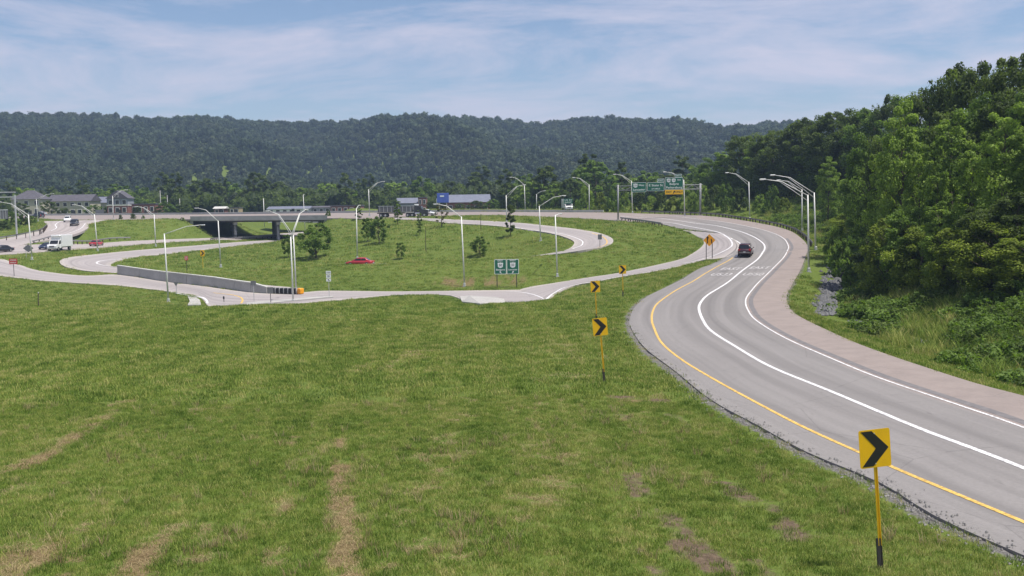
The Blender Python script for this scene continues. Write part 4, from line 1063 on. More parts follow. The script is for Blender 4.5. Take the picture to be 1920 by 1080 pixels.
# ------------------------------------------------------------------ trees
def leaf_cloud(rng, centers, radii, per, size, tint_c, flat=.75, up_bias=.95, jitter=.38):
    """diamond leaf sprays round clump centres -> V, F, tint"""
    n_ = len(centers) * per
    ci = np.repeat(np.arange(len(centers)), per)
    d = rng.normal(size=(n_, 3)); d /= np.linalg.norm(d, axis=1, keepdims=True)
    r = rng.random(n_) ** .45
    P = centers[ci] + d * (r * radii[ci])[:, None] * np.array([1, 1, flat])
    nrm = d * .8 + rng.normal(size=(n_, 3)) * .7 + np.array([0, 0, up_bias]); nrm /= np.linalg.norm(nrm, axis=1, keepdims=True)
    a = np.cross(nrm, rng.normal(size=(n_, 3))); a /= np.maximum(np.linalg.norm(a, axis=1, keepdims=True), 1e-6)
    b = np.cross(nrm, a)
    s = size * (.6 + .8 * rng.random(n_))[:, None]
    V = np.stack([P - a * s * .55, P + b * s * .32 - nrm * s * .08, P + a * s * .6, P - b * s * .32 - nrm * s * .08], 1).reshape(-1, 3)
    F = np.arange(n_ * 4).reshape(-1, 4)
    t = np.clip(tint_c[ci] + rng.normal(size=n_) * jitter * .6, 0, 1)
    return V, F, np.repeat(t, 4)
def limb(mb, p0, p1, r0, r1, rng, k=4, wob=.08):
    L = (p1 - p0).length; pts = []
    for i in range(k + 1):
        t = i / k; p = p0.lerp(p1, t) + Vector(rng.normal(size=3)) * wob * L * math.sin(math.pi * t) * .5 + Vector((0, 0, .10 * L * math.sin(math.pi * t)))
        pts.append(p)
    mb.tube(pts, [r0 + (r1 - r0) * i / k for i in range(k + 1)], 6, False)
def tree_proto(seed, H, R, cb, clumps, per, size, mat, shape='round', trunk_r=.22, lean=.02):
    rng = np.random.default_rng(seed); tk = MB()
    top = Vector((rng.normal() * lean * H, rng.normal() * lean * H, H * .9))
    limb(tk, Vector((0, 0, -.3)), top, trunk_r, trunk_r * .18, rng, 7, .03)
    C_, Rd = [], []
    for k in range(clumps):
        u = (k + .5) / clumps
        zz = cb + (H - cb) * (u ** (.85 if shape == 'tall' else .8))
        q = (zz - cb) / (H - cb)
        if shape == 'round': rr = R * math.sqrt(max(.05, 1 - (1.75 * q - .78) ** 2 * .95))
        elif shape == 'tall': rr = R * (.58 + 1.0 * q - 1.15 * q * q) * 1.05
        elif shape == 'cone': rr = R * (1.05 - q * .95)
        else: rr = R * math.sqrt(max(.08, 1 - q * q))
        an = k * 2.39996 + rng.normal() * .4
        rad = rr * (.35 + .65 * math.sqrt(rng.random())) * (.8 + .4 * rng.random())
        c = Vector((math.cos(an) * rad + top.x * q, math.sin(an) * rad + top.y * q, zz + rng.normal() * .04 * H))
        C_.append(c); Rd.append(max(R * .14, R * (.19 + .26 * rng.random() ** 1.3) * (1.1 - .45 * q)))
        if k % 2 == 0 and shape != 'shrub':
            z0 = max(cb * .6, c.z - rad * .9); zt_ = min(z0, H * .85); lim0 = Vector((top.x * zt_ / (H * .9), top.y * zt_ / (H * .9), zt_))
            limb(tk, lim0, c, max(.02, trunk_r * .38 * (1 - zt_ / H * .7)), .012, rng)
    C_ = np.array(C_); Rd = np.array(Rd)
    tint = np.clip(.5 + rng.normal(size=len(C_)) * .25, 0, 1)
    V, F, t = leaf_cloud(rng, C_, Rd, per, size, tint)
    V[:, 2] = np.maximum(V[:, 2], .05)
    return tk.mesh('trunk', M['bark'], True), mesh_np('crown', V, F, M[mat], False, {'tint': t})
PROTO = {
 'oak_dark': [tree_proto(11, 15, 5.2, 3.0, 70, 200, .36, 'leaf_dark'), tree_proto(12, 15, 4.8, 2.2, 66, 200, .36, 'leaf_dark')],
 'mid': [tree_proto(21, 14, 4.4, 1.8, 66, 200, .33, 'leaf_mid'), tree_proto(22, 14, 4.9, 2.4, 68, 200, .33, 'leaf_mid')],
 'light': [tree_proto(31, 15, 3.5, 1.0, 84, 190, .27, 'leaf_light', 'tall'), tree_proto(32, 15, 3.1, .8, 80, 190, .26, 'leaf_light', 'tall', .18, .04)],
 'yellow': [tree_proto(41, 8, 3.4, .6, 56, 190, .25, 'leaf_yellow'), tree_proto(42, 8, 3.0, .5, 52, 190, .25, 'leaf_yellow')],
 'shrub': [tree_proto(51, 3.0, 2.2, .2, 26, 130, .26, 'leaf_mid', 'shrub', .06), tree_proto(52, 3.0, 2.5, .15, 26, 130, .26, 'leaf_light', 'shrub', .06), tree_proto(53, 3.0, 2.2, .2, 26, 130, .26, 'leaf_yellow', 'shrub', .06), tree_proto(54, 3.0, 2.3, .2, 26, 130, .26, 'leaf_dark', 'shrub', .06)],
 'young': [tree_proto(61, 5.4, 2.3, 1.1, 40, 110, .27, 'leaf_mid', 'round', .11), tree_proto(62, 5.0, 1.7, .9, 34, 95, .26, 'leaf_mid', 'round', .09)],
 'slender': [tree_proto(71, 5.5, .95, .7, 30, 80, .24, 'leaf_mid', 'tall', .08), tree_proto(72, 5.5, 1.1, .7, 30, 80, .24, 'leaf_dark', 'tall', .08)],
 'thin': [tree_proto(81, 5.0, 1.5, 1.0, 16, 34, .28, 'leaf_brown', 'round', .08)],
 'valley': [tree_proto(91, 14, 5.0, 1.0, 40, 75, .75, 'leaf_dark'), tree_proto(92, 16, 4.2, 1.0, 40, 75, .75, 'leaf_dark', 'tall'), tree_proto(93, 13, 5.4, .8, 40, 75, .75, 'leaf_mid'), tree_proto(94, 11, 4.6, .5, 36, 75, .7, 'leaf_light')],
}
PH = {'oak_dark': (15, 5.2), 'mid': (14, 4.6), 'light': (15, 3.4), 'yellow': (8, 3.2), 'shrub': (3.0, 2.3), 'young': (5.4, 2.0), 'slender': (5.5, .95), 'thin': (5.0, 1.5), 'valley': (14, 4.8)}
def put_tree(name, kind, var, loc, height, width, label, cat='tree', group=None, rz=None):
    tk, cr = PROTO[kind][var % len(PROTO[kind])]; H0, R0 = PH[kind]
    root = thing(name, label, cat, loc, random.random() * 6.28 if rz is None else rz, group)
    root.scale = (width / (2 * R0), width / (2 * R0), height / H0)
    link('trunk', tk, root); link('crown', cr, root)
    return root
# young trees on the infield (base px, crown top py, crown width px)
INF = [('young',0,(593,484),423,56,'round leafy young tree on the infield right of the tall end-on lamp'),
 ('young',1,(541,483),436,26,'young tree half hidden behind the two lamps at the crash cushion'),
 ('young',1,(690,453),405,27,'left of the two infield trees standing close together behind the red car'),
 ('young',0,(711,457),409,30,'right of the two infield trees standing close together behind the red car'),
 ('slender',0,(746,421),382,17,'slender young tree in front of the dump truck trailer'),
 ('slender',0,(787.5,441),399,12,'narrow young tree on the infield below the dump truck cab'),
 ('thin',0,(828,426),384,30,'sparse brownish young tree on the infield below the blue shop sign'),
 ('young',1,(752,486),452,21,'small round sapling in the middle of the infield'),
 ('young',0,(900,481),446,27,'leaning dark young tree on the infield above the green guide sign'),
 ('slender',1,(957,443),386,19,'slender young tree beside the highway lamp inside the loop'),
 ('slender',1,(673,412),384,13,'narrow dark tree by the highway behind the lamp above the red car')]
for kd, vr, b_, ty, wp, lb in INF:
    b = GPX(*b_); b.z = float(gtop(b.x, b.y)); s_ = FPX / b.y
    put_tree('young_tree', kd, vr, b, (b_[1] - ty) / s_, wp / s_, lb, 'tree', 'young trees on the infield')
for b_, ty, lb in (((902,433),403,'bare thin stake on the infield right of the bank lamp'), ((799,474),428,'thin dark bare post on the infield right of the small sapling'), ((73,576),549,'thin dark stake with pale top in the grass at far left')):
    b = GPX(*b_); b.z = float(gtop(b.x, b.y)); h_ = (b_[1] - ty) * b.y / FPX
    t = thing('stake', lb, 'post', b); MB().tube([(0, 0, -.2), (-.05, 0, h_ * .5), (.02, 0, h_)], [.07, .06, .05], 6).build('shaft', M['wood_post'], t)
    MB().tube([(.02, 0, h_), (.02, 0, h_ + .12)], .065, 6).build('cap', M['leaf_brown'] if 'pale' not in lb else M['white_paint'], t)

# wooded hillside on the right: (kind, variant, px, depth, top py, width px)
WOOD = [('mid',0,1338,236,296,64),('light',1,1362,228,276,70),('oak_dark',1,1392,218,247,84),('light',0,1424,210,252,80),('oak_dark',0,1452,205,236,88),('oak_dark',1,1490,196,222,88),('oak_dark',0,1522,186,208,92),
 ('oak_dark',1,1560,176,200,96),('oak_dark',0,1606,166,194,100),('mid',1,1640,156,194,92),('oak_dark',1,1668,148,168,70),('mid',0,1702,140,176,112),('oak_dark',0,1742,132,148,112),('oak_dark',1,1788,122,104,112),('oak_dark',0,1836,116,96,124),
 ('oak_dark',1,1890,110,84,130),('oak_dark',0,1950,106,70,140),('mid',1,2010,100,60,140),
 ('light',0,1408,182,300,70),('oak_dark',1,1460,172,300,84),('oak_dark',0,1505,160,290,84),('mid',1,1545,150,262,86),('oak_dark',1,1590,140,250,92),('mid',0,1630,130,250,90),('oak_dark',0,1676,122,232,96),('mid',1,1720,116,222,100),('oak_dark',1,1772,108,190,110),('mid',0,1822,102,178,112),('oak_dark',0,1874,98,160,120),('mid',1,1935,94,150,130),
 ('light',0,1553,120,292,58),('light',1,1584,116,322,58),('light',0,1616,112,300,66),('light',0,1688,104,182,118),('light',1,1650,108,262,84),('light',1,1724,100,262,90),('light',0,1782,96,205,126),('light',1,1752,94,300,80),('light',1,1830,90,262,100),('light',0,1884,86,192,130),('light',1,1936,84,230,120),('light',0,1990,80,200,130),
 ('yellow',0,1600,106,400,80),('yellow',1,1664,98,410,100),('yellow',0,1728,92,420,100),('yellow',1,1800,84,415,120),('yellow',0,1868,79,410,130),('yellow',1,1930,75,430,140),('mid',0,1700,95,390,100),('oak_dark',1,1842,82,380,110),('light',1,1770,88,370,100),('oak_dark',0,1905,80,350,120)]
mRall = main_e[::3, 3:5][(main_e[::3, 1] > 20) & (main_e[::3, 1] < 262) & (main_e[::3, 3] > 10)]
wcat = {'oak_dark': 'dark green broad tree', 'mid': 'mid green bushy tree', 'light': 'tall light green tree', 'yellow': 'low yellow-green tree'}
for i, (kd, vr, px, D, ty, wp) in enumerate(WOOD):
    dmin = 24 if D > 132 else 8
    for _ in range(60):
        p = PD(px, 400, D)
        if seg_dist(np.array([[p.x, p.y]]), mRall)[0] >= dmin: break
        D += 2.5
    p.z = float(gtop(p.x, p.y)) - .3; s_ = FPX / D
    Ht = PD(px, ty, D).z - p.z
    back = 'on the skyline of the wooded hill' if i < 18 else 'in the middle of the wooded hillside' if i < 30 else 'at the front edge of the wooded hillside'
    put_tree('hillside_tree', kd, vr, p, max(3, Ht * .91), wp / s_ * (.86 if kd == 'light' else 1.08), wcat[kd] + ' ' + back, 'tree', 'trees of the wooded hillside on the right: ' + wcat[kd] + ' ' + back)
# shrubs at the foot of the wood
SHR = [(1580,118,452,60,0),(1612,112,470,62,3),(1648,106,462,66,2),(1690,100,470,70,1),(1730,95,486,70,2),(1776,90,492,78,0),(1822,85,486,80,2),(1868,81,500,84,3),(1914,77,490,90,1),(1960,74,500,90,2),(1640,101,520,50,0),(1700,94,530,50,3),(1850,80,560,60,0),(1900,75,590,60,3),(1790,86,545,56,0),(1570,125,430,50,1),(1596,110,498,44,0)]
for px, D, ty, wp, vr in SHR:
    p = PD(px, 400, D); p.z = float(gtop(p.x, p.y)) - .15; s_ = FPX / D
    put_tree('shrub', 'shrub', vr, p, max(1.2, PD(px, ty, D).z - p.z), wp / s_, 'bushy shrub at the foot of the wooded hillside above the ditch', 'shrub', 'shrubs at the foot of the wooded hillside')
# shrubs on the knoll behind the gantry and guardrail
for px, D, ty, wp, vr in ((1100,262,352,30,1),(1125,258,362,26,2),(1150,255,356,30,0),(1172,252,366,24,1),(1200,250,362,26,3),(1222,248,370,26,1),(1240,246,364,30,3),(1262,244,370,26,2),(1290,243,356,34,1),(1316,240,352,30,1),(1338,236,350,36,3),(1362,226,346,34,0),(1388,222,356,30,3),(1426,214,368,30,1),(1446,208,350,30,0),(1470,204,372,26,2)):
    p = PD(px, 395, D); p.z = float(gtop(p.x, p.y)) - .15; s_ = FPX / D
    put_tree('shrub', 'shrub', vr, p, max(1.0, PD(px, ty, D).z - p.z), wp / s_ * 1.1, 'shrub on the grassy knoll behind the sign gantry and guardrail', 'shrub', 'shrubs on the knoll behind the gantry')
# scrub by the left-hand sign back and along the highway
for px, D, ty, wp, vr, lb in ((20,262,398,34,0,'dark scrub bush below the big sign back at the left edge'),(44,268,402,28,3,'dark scrub bush left of the guardrail at far left'),(4,255,415,30,3,'low dark bush at the left picture edge'),(60,280,405,20,0,'small bush where the descending ramp leaves the highway'),
    (226,288,403,8,3,'small dark bush on the verge below the brick building'),(250,287,401,12,3,'dark bush at the highway barrier below the brick building'),(268,286,404,8,0,'tiny bush on the highway verge left of the bridge'),(615,272,396,16,0,'weedy bush on the embankment at the right end of the bridge'),(600,268,408,16,3,'low dark weeds beside the right bridge abutment'),(341,270,408,12,0,'bush on the embankment at the left end of the bridge')):
    p = PD(px, 400, D); p.z = float(gtop(p.x, p.y)) - .15; s_ = FPX / D
    put_tree('bush', 'shrub', vr, p, max(.8, PD(px, ty, D).z - p.z), wp / s_, lb, 'bush')
# valley trees beyond the highway: front row as individual trees
rngv = np.random.default_rng(5)
k = 0
HOUSE_GAPS = [(30, 250, 395), (500, 930, 330)]
for px in np.arange(-40, 1330, 17):
    D = 400 + rngv.random() * 60
    if px > 930: D = 300 + rngv.random() * 60 + max(0, (1100 - px)) * .15
    p = PD(px + rngv.normal() * 6, 395, D); p.z = float(gtop(p.x, p.y)) - .3
    h_ = 9 + 7 * rngv.random(); w_ = h_ * (.62 + .3 * rngv.random()); vr = int(rngv.integers(0, 4))
    side = 'left of the bridge' if px < 350 else 'above the bridge' if px < 620 else 'between the bridge and the dump truck' if px < 720 else 'right of the dump truck' if px < 960 else 'left of the sign gantry'
    tone = ('dark green', 'tall dark green', 'mid green', 'light green')[vr]
    put_tree('valley_tree', 'valley', vr, p, h_, w_, tone + ' valley tree ' + side, 'tree', 'valley trees: ' + tone + ' ' + side)

for px, D, h_, w_, vr, lb in ((92,352,5.2,5.0,0,'dark tree in front of the gap between the two left apartment houses'),(38,350,4.6,5.5,0,'dark tree in front of the left corner of the hipped apartment house'),(176,356,4.0,5.5,2,'bushy tree before the right end of the beige apartment block'),(120,350,2.6,4.5,0,'low bush in front of the beige apartment block'),(202,352,3.4,3.6,0,'small dark tree left of the grey gabled house'),(257,350,3.6,3.2,0,'small tree between the two red brick buildings'),
    (310,352,5.5,6.0,2,'bushy tree right of the flat brick shop'),(345,360,6.0,6.0,0,'dark tree above the left end of the bridge'),(812,352,3.8,4.5,0,'dark tree left of the blue shop sign'),(895,356,4.0,6.0,0,'dark tree in front of the store roof'),(862,352,3.0,3.6,0,'small dark tree below the store roof'),(925,354,4.6,5.0,2,'bushy tree at the right end of the store'),(705,362,6.5,6.0,0,'dark tree behind the lamp left of the dump truck'),(740,360,5.5,5.0,0,'dark tree behind the dump trailer')):
    p = PD(px, 398, D); p.z = float(gtop(p.x, p.y)) - .2
    put_tree('village_tree', 'valley', vr, p, h_, w_, lb, 'tree')
# woods too far to tell apart: one mass of instanced crowns over the valley and the ridge
def low_tree(seed, H, R, n_cl, per, size, mat):
    rng = np.random.default_rng(seed)
    d = rng.normal(size=(n_cl, 3)); d /= np.linalg.norm(d, axis=1, keepdims=True); d[:, 2] = np.abs(d[:, 2]) * 1.0 - .25
    C_ = d * np.array([R, R, H * .38]) * (.55 + .4 * rng.random(n_cl))[:, None] + np.array([0, 0, H * .55])
    tint = np.clip(.5 + rng.normal(size=n_cl) * .25, 0, 1)
    V, F, t = leaf_cloud(rng, C_, np.full(n_cl, R * .45), per, size, tint, .8, .6)
    # dense inner mass so no light passes straight through
    m = 10; th = np.linspace(0, 2 * np.pi, m, endpoint=False); rows = []
    for z_, r_ in ((0, .35), (.2, .62), (.45, .72), (.7, .55), (.86, .1)):
        rows.append(np.c_[np.cos(th) * r_ * R, np.sin(th) * r_ * R, np.full(m, z_ * H)])
    Vi = np.concatenate(rows); idx = np.arange(5 * m).reshape(5, m); nx = np.roll(idx, -1, 1)
    Fi = np.stack([idx[:-1].ravel(), nx[:-1].ravel(), nx[1:].ravel(), idx[1:].ravel()], -1) + len(V)
    return mesh_np('woodland_tree', np.concatenate([V, Vi]), np.concatenate([F, Fi]), M[mat], False, {'tint': np.r_[t, np.full(len(Vi), .15)]})
LOWT = [low_tree(201, 15, 5.6, 16, 16, 1.6, 'leaf_far'), low_tree(202, 17, 4.8, 16, 16, 1.5, 'leaf_far'), low_tree(203, 13, 6.0, 18, 16, 1.6, 'leaf_far'), low_tree(204, 14, 5.0, 16, 16, 1.5, 'leaf_far_light')]
def instancer(name, pts, scl, rot, meshes, label, kind='stuff', cat=None, pick=None, tilt=None):
    me = bpy.data.meshes.new(name); me.vertices.add(len(pts)); me.vertices.foreach_set('co', np.asarray(pts, np.float32).ravel())
    a = me.attributes.new('scl', 'FLOAT', 'POINT'); a.data.foreach_set('value', np.asarray(scl, np.float32))
    r3 = np.zeros((len(pts), 3), np.float32); r3[:, 2] = rot
    if tilt is not None: r3[:, :2] = tilt
    a = me.attributes.new('rotv', 'FLOAT_VECTOR', 'POINT'); a.data.foreach_set('vector', r3.ravel())
    pk = np.random.default_rng(len(pts)).integers(0, len(meshes), len(pts)) if pick is None else pick
    a = me.attributes.new('pick', 'INT', 'POINT'); a.data.foreach_set('value', np.asarray(pk, np.int32))
    o = link(name, me); tag(o, label, cat, None, kind)
    ng = bpy.data.node_groups.new(name + '_scatter', 'GeometryNodeTree')
    ng.interface.new_socket('Geometry', in_out='INPUT', socket_type='NodeSocketGeometry'); ng.interface.new_socket('Geometry', in_out='OUTPUT', socket_type='NodeSocketGeometry')
    gi = ng.nodes.new('NodeGroupInput'); go = ng.nodes.new('NodeGroupOutput'); iop = ng.nodes.new('GeometryNodeInstanceOnPoints')
    jn = ng.nodes.new('GeometryNodeGeometryToInstance')
    for i, m_ in reversed(list(enumerate(meshes))):
        po = bpy.data.objects.new(name + '_piece', m_)
        oi = ng.nodes.new('GeometryNodeObjectInfo'); oi.inputs['Object'].default_value = po; oi.inputs['As Instance'].default_value = True
        ng.links.new(oi.outputs['Geometry'], jn.inputs[0])
    for nm, tp, sock in (('scl', 'FLOAT', 'Scale'), ('rotv', 'FLOAT_VECTOR', 'Rotation'), ('pick', 'INT', 'Instance Index')):
        na = ng.nodes.new('GeometryNodeInputNamedAttribute'); na.data_type = tp; na.inputs['Name'].default_value = nm
        out = [x for x in na.outputs if x.enabled and x.name == 'Attribute'][0]
        ng.links.new(out, iop.inputs[sock])
    jo = ng.nodes.new('GeometryNodeJoinGeometry')
    for l in list(ng.links):
        if l.to_node == jn: fs = l.from_socket; ng.links.remove(l); ng.links.new(fs, jo.inputs[0])
    ng.nodes.remove(jn)
    iop.inputs['Pick Instance'].default_value = True
    ng.links.new(gi.outputs[0], iop.inputs['Points']); ng.links.new(jo.outputs[0], iop.inputs['Instance']); ng.links.new(iop.outputs[0], go.inputs[0])
    md = o.modifiers.new('scatter', 'NODES'); md.node_group = ng
    return o
rngf = np.random.default_rng(9)
def scatter_band(y0, y1, sp, halfw):
    out = []; y = y0
    while y < y1:
        hw = halfw * y
        xx = np.arange(-hw, hw, sp) + rngf.normal(size=len(np.arange(-hw, hw, sp))) * sp * .3
        out.append(np.c_[xx, y + rngf.normal(size=len(xx)) * sp * .3]); y += sp * .9
    return np.concatenate(out)
hp = scatter_band(470, 1330, 8.0, .60)
keep = ~((hp[:, 0] > 60) & (hp[:, 1] < 330)); hp = hp[keep]
# open ground with buildings in the valley
hz_ = gz(hp[:, 0], hp[:, 1]) - .5
sc_ = .42 + .30 * rngf.random(len(hp)) + .42 * rngf.random(len(hp)) ** 3 + .16 * vnoise(hp[:, 0] / 45, hp[:, 1] / 45, 27); sc_ *= np.where(hp[:, 1] < 640, .95, 1.0)
pk = np.where(vnoise(hp[:, 0] / 40, hp[:, 1] / 40, 21) > .66, 3, rngf.integers(0, 3, len(hp)))
instancer('forest', np.c_[hp, hz_], sc_, rngf.random(len(hp)) * 6.28, LOWT, 'dense green forest covering the long ridge beyond the valley', pick=pk)
vp = scatter_band(395, 600, 7.0, .58)
rr_ = np.random.default_rng(14)
vx = 960 + FPX * vp[:, 0] / vp[:, 1]
open_ = ((vx > 20) & (vx < 330) & (vp[:, 1] < 430)) | (vx > 1330)
vp = vp[~open_]
pk = np.where(vnoise(vp[:, 0] / 22, vp[:, 1] / 30, 23) > .5, rr_.integers(1, 3, len(vp)), rr_.integers(0, 2, len(vp)))
LOWV = [low_tree(211, 13, 5.2, 20, 26, 1.0, 'leaf_far_light'), low_tree(212, 15, 4.6, 20, 26, 1.0, 'leaf_dark'), low_tree(213, 12, 5.4, 20, 26, 1.0, 'leaf_dark')]
instancer('valley_woods', np.c_[vp, gz(vp[:, 0], vp[:, 1]) - .5], .5 + .45 * rr_.random(len(vp)), rr_.random(len(vp)) * 6.28, LOWV, 'lighter green belt of valley woods between highway and ridge', pick=pk)
# the wood behind the first rows on the right-hand hill
rp = []
for px in np.arange(1330, 2300, 26):
    for D in np.arange(120, 330, 9):
        if D < 250 - (px - 1330) * .16: continue
        p = PD(px + rngf.normal() * 8, 400, D + rngf.normal() * 3)
        if seg_dist(np.array([[p.x, p.y]]), mRall)[0] < 34 or p.x < 40: continue
        rp.append((p.x, p.y))
rp = np.array(rp)
instancer('woodland', np.c_[rp, gz(rp[:, 0], rp[:, 1]) - .4], (.42 + .2 * rngf.random(len(rp))), rngf.random(len(rp)) * 6.28, LOWT, 'dark wood filling the hillside behind the front trees', pick=np.zeros(len(rp)))

# ------------------------------------------------------------------ vehicles (local frame: +Y is forward)
def paint(name, col): return plain(name, col, .28, .1, .04, 1.0, .5, .6)
M['car_red'] = paint('red_car_paint', (.42, .025, .035)); M['car_dark'] = paint('dark_car_paint', (.02, .022, .028)); M['car_maroon'] = paint('maroon_car_paint', (.05, .012, .016))
M['car_white'] = paint('white_vehicle_paint', (.80, .80, .80)); M['car_silver'] = paint('silver_car_paint', (.42, .43, .45)); M['car_blue'] = paint('dark_blue_car_paint', (.02, .03, .07))
M['rim'] = plain('alloy_rim', (.5, .5, .5), .35, .7); M['tail'] = plain('tail_lamp', (.45, .01, .01), .3); M['headlamp'] = plain('headlamp', (.8, .8, .78), .15)
M['grey_steel'] = plain('dull_grey_steel', (.14, .14, .145), .55, .2); M['chrome'] = plain('chrome', (.55, .56, .58), .2, .9)
def loft(rings, closed=True, cap=True):
    V = [p for r in rings for p in r]; k = len(rings[0]); F = []
    for i in range(len(rings) - 1):
        for j in range(k if closed else k - 1):
            a, b = i * k + j, i * k + (j + 1) % k; F.append((a, b, b + k, a + k))
    if cap: F.append(tuple(range(k))); F.append(tuple(range((len(rings) - 1) * k + k - 1, (len(rings) - 1) * k - 1, -1)))
    mb = MB(); mb.v = V; mb.f = F; return mb
def wheel(parent, x, y, r, w):
    sg = 1 if x > 0 else -1
    wh = MB(); pr = [(0, r * .55), (.0, r * .93), (.03, r), (w - .03, r), (w, r * .93), (w, r * .55)]
    rings = []
    for k in range(18):
        a = 2 * math.pi * k / 18
        rings.append([(x + sg * (o - w / 2), y + math.cos(a) * q, r + math.sin(a) * q) for o, q in pr])
    rings.append(rings[0]); t = loft(rings, False, False).build('tyre', M['black'])
    root = bpy.data.objects.new('wheel', None); COL.objects.link(root); root.parent = parent; t.parent = root
    rm = MB(); rm.tube([(x + sg * w * .15, y, r), (x + sg * w * .46, y, r)], r * .6, 14)
    rm.build('rim', M['rim'], root)
def car(label, loc, rz, kind='sedan', paint_='car_red', name='car', cat='car', group='cars on the roads', L=4.7, parts=True):
    root = thing(name, label, cat, loc, rz, group)
    suv = kind == 'suv'; W = .93 if suv else .90; h0 = L / 2
    belt = 1.02 if suv else .88; hood = .98 if suv else .80; low = .26 if suv else .20; roof = 1.72 if suv else 1.43
    st = [(-h0, low + .18, belt * .80, W * .80), (-h0 + .10, low + .06, belt * .95, W * .93), (-h0 + .6, low, belt * 1.0, W), (-.6, low, belt, W), (.7, low, belt, W), (1.15, low, hood + .04, W), (h0 - .55, low, hood * .92, W * .98), (h0 - .15, low + .06, hood * .80, W * .90), (h0, low + .16, hood * .62, W * .76)]
    rings = []
    for y, zl, zb, w in st:
        zm = zl + (zb - zl) * .55
        rings.append([(-w * .86, y, zl), (-w * .98, y, zl + .10), (-w, y, zm), (-w * .97, y, zb - .06), (-w * .86, y, zb), (w * .86, y, zb), (w * .97, y, zb - .06), (w, y, zm), (w * .98, y, zl + .10), (w * .86, y, zl)])
    loft(rings).build('body', M[paint_], root, True)
    if suv: cab = [(-h0 + .12, belt - .03, .82, W * .86), (-h0 + .42, roof - .10, .72, W * .74), (-h0 + .9, roof, .72, W * .73), (.2, roof, .72, W * .72), (.55, roof - .10, .72, W * .73), (1.35, belt - .03, .8, W * .86)]
    else: cab = [(-h0 + .55, belt - .02, .8, W * .84), (-h0 + 1.35, roof - .06, .7, W * .68), (-.35, roof, .7, W * .66), (.25, roof - .04, .7, W * .67), (1.35, belt - .03, .8, W * .84)]
    rg = []
    for y, zt, _, w in cab: rg.append([(-W * .86, y, belt - .08), (-w - .01, y, max(belt - .06, zt - .10)), (-w + .08, y, zt), (w - .08, y, zt), (w + .01, y, max(belt - .06, zt - .10)), (W * .86, y, belt - .08)])
    loft(rg).build('cabin', M[paint_], root, True)
    # glazing, a little proud of the cabin
    def glass(name_, a, b):
        (y0, z0, _, w0), (y1, z1, _, w1) = a, b
        nY, nZ = (z1 - z0), -(y1 - y0)
        l = math.hypot(nY, nZ); s_ = 1 if y0 > y1 else -1
        oy, oz = s_ * abs(nY) / l * .012, abs(nZ) / l * .012
        f0, f1 = .12, .90
        q = lambda f, sx: (sx * (w0 + (w1 - w0) * f - .10), y0 + (y1 - y0) * f + oy, z0 + (z1 - z0) * f + oz)
        MB().quad(q(f0, -1), q(f0, 1), q(f1, 1), q(f1, -1)).build(name_, M['glass'], root)
    glass('windscreen', cab[-1], cab[-2]); glass('rear_window', cab[0], cab[1])
    ya, yb = cab[1][0] - .15, cab[-2][0] + .15
    for sx in (-1, 1):
        for k, (p, q) in enumerate(((ya, (ya + yb) / 2 - .06), ((ya + yb) / 2 + .06, yb + .25))):
            x0, x1 = W * .872, cab[2][3] + .055; zt = roof - .16
            sh = .28 if k else 0
            MB().quad((sx * x0, p, belt + .02), (sx * x0, q + sh * .6, belt + .02), (sx * x1, q - sh * .4, zt), (sx * x1, p + (.0 if k else .12), zt)).build('side_window', M['glass'], root)
        MB().box((sx * (W + .07), 1.0, belt + .06), (.16, .12, .12), 0, .03).build('mirror', M[paint_], root)
        MB().box((sx * W * .66, h0 - .10, hood * .66), (.34, .10, .13), 0, .03).build('headlight', M['headlamp'], root)
        MB().box((sx * W * .74, -h0 + .05, belt * .84), (.26, .10, .20 if not suv else .30), 0, .03).build('tail_light', M['tail'], root)
        wheel(root, sx * W * .90, h0 * .60, .35 if suv else .32, .22); wheel(root, sx * W * .90, -h0 * .58, .35 if suv else .32, .22)
    MB().box((0, -h0 - .02, belt * .55), (.32, .03, .16)).build('number_plate', M['white_sign'], root)
    MB().box((0, -h0 + .02, low + .22), (W * 1.5, .14, .16), 0, .04).build('bumper', M['grey_steel'], root)
    return root
def at_road(px, py): return RPX(px, py)
def head(px0, py0, px1, py1):
    a, b = RPX(px0, py0), RPX(px1, py1); return math.atan2(-(b.x - a.x), b.y - a.y)
car('dark maroon sport utility car driving away on the ramp beside the pavement lettering', at_road(1398, 479), head(1398, 479, 1410, 462), 'suv', 'car_maroon', L=4.6)
p = PD(675, 498.5, 173.5); p = on_road(p)
car('bright red car crossing the infield on the loop ramp', p, math.radians(83), 'sedan', 'car_red', L=4.9)
car('small red car on the underpass road right of the white box truck', at_road(181, 461), head(150, 464, 200, 458), 'sedan', 'car_red', L=4.5)
car('dark car cut off by the left picture edge', at_road(4, 472.5), head(60, 468, 0, 472), 'sedan', 'car_dark', L=4.6)
car('dark blue car half hidden behind the white box truck cab', at_road(88, 467), head(110, 462, 60, 468), 'sedan', 'car_blue', L=4.4)
car('white and dark car on the descending ramp, farther of the pair', at_road(127, 416), head(127, 416, 112, 424), 'suv', 'car_white', L=4.7)
car('dark car on the descending ramp, nearer of the pair', at_road(140, 423), head(140, 423, 122, 434), 'suv', 'car_dark', L=4.7)
car('dark car on the highway behind the distant lamp at far left', on_road(PD(72, 409, 322)), math.radians(60), 'suv', 'car_dark', L=4.7)
car('silver car on the far carriageway at far left', on_road(PD(78, 404, 345)), math.radians(60), 'sedan', 'car_silver', L=4.7)
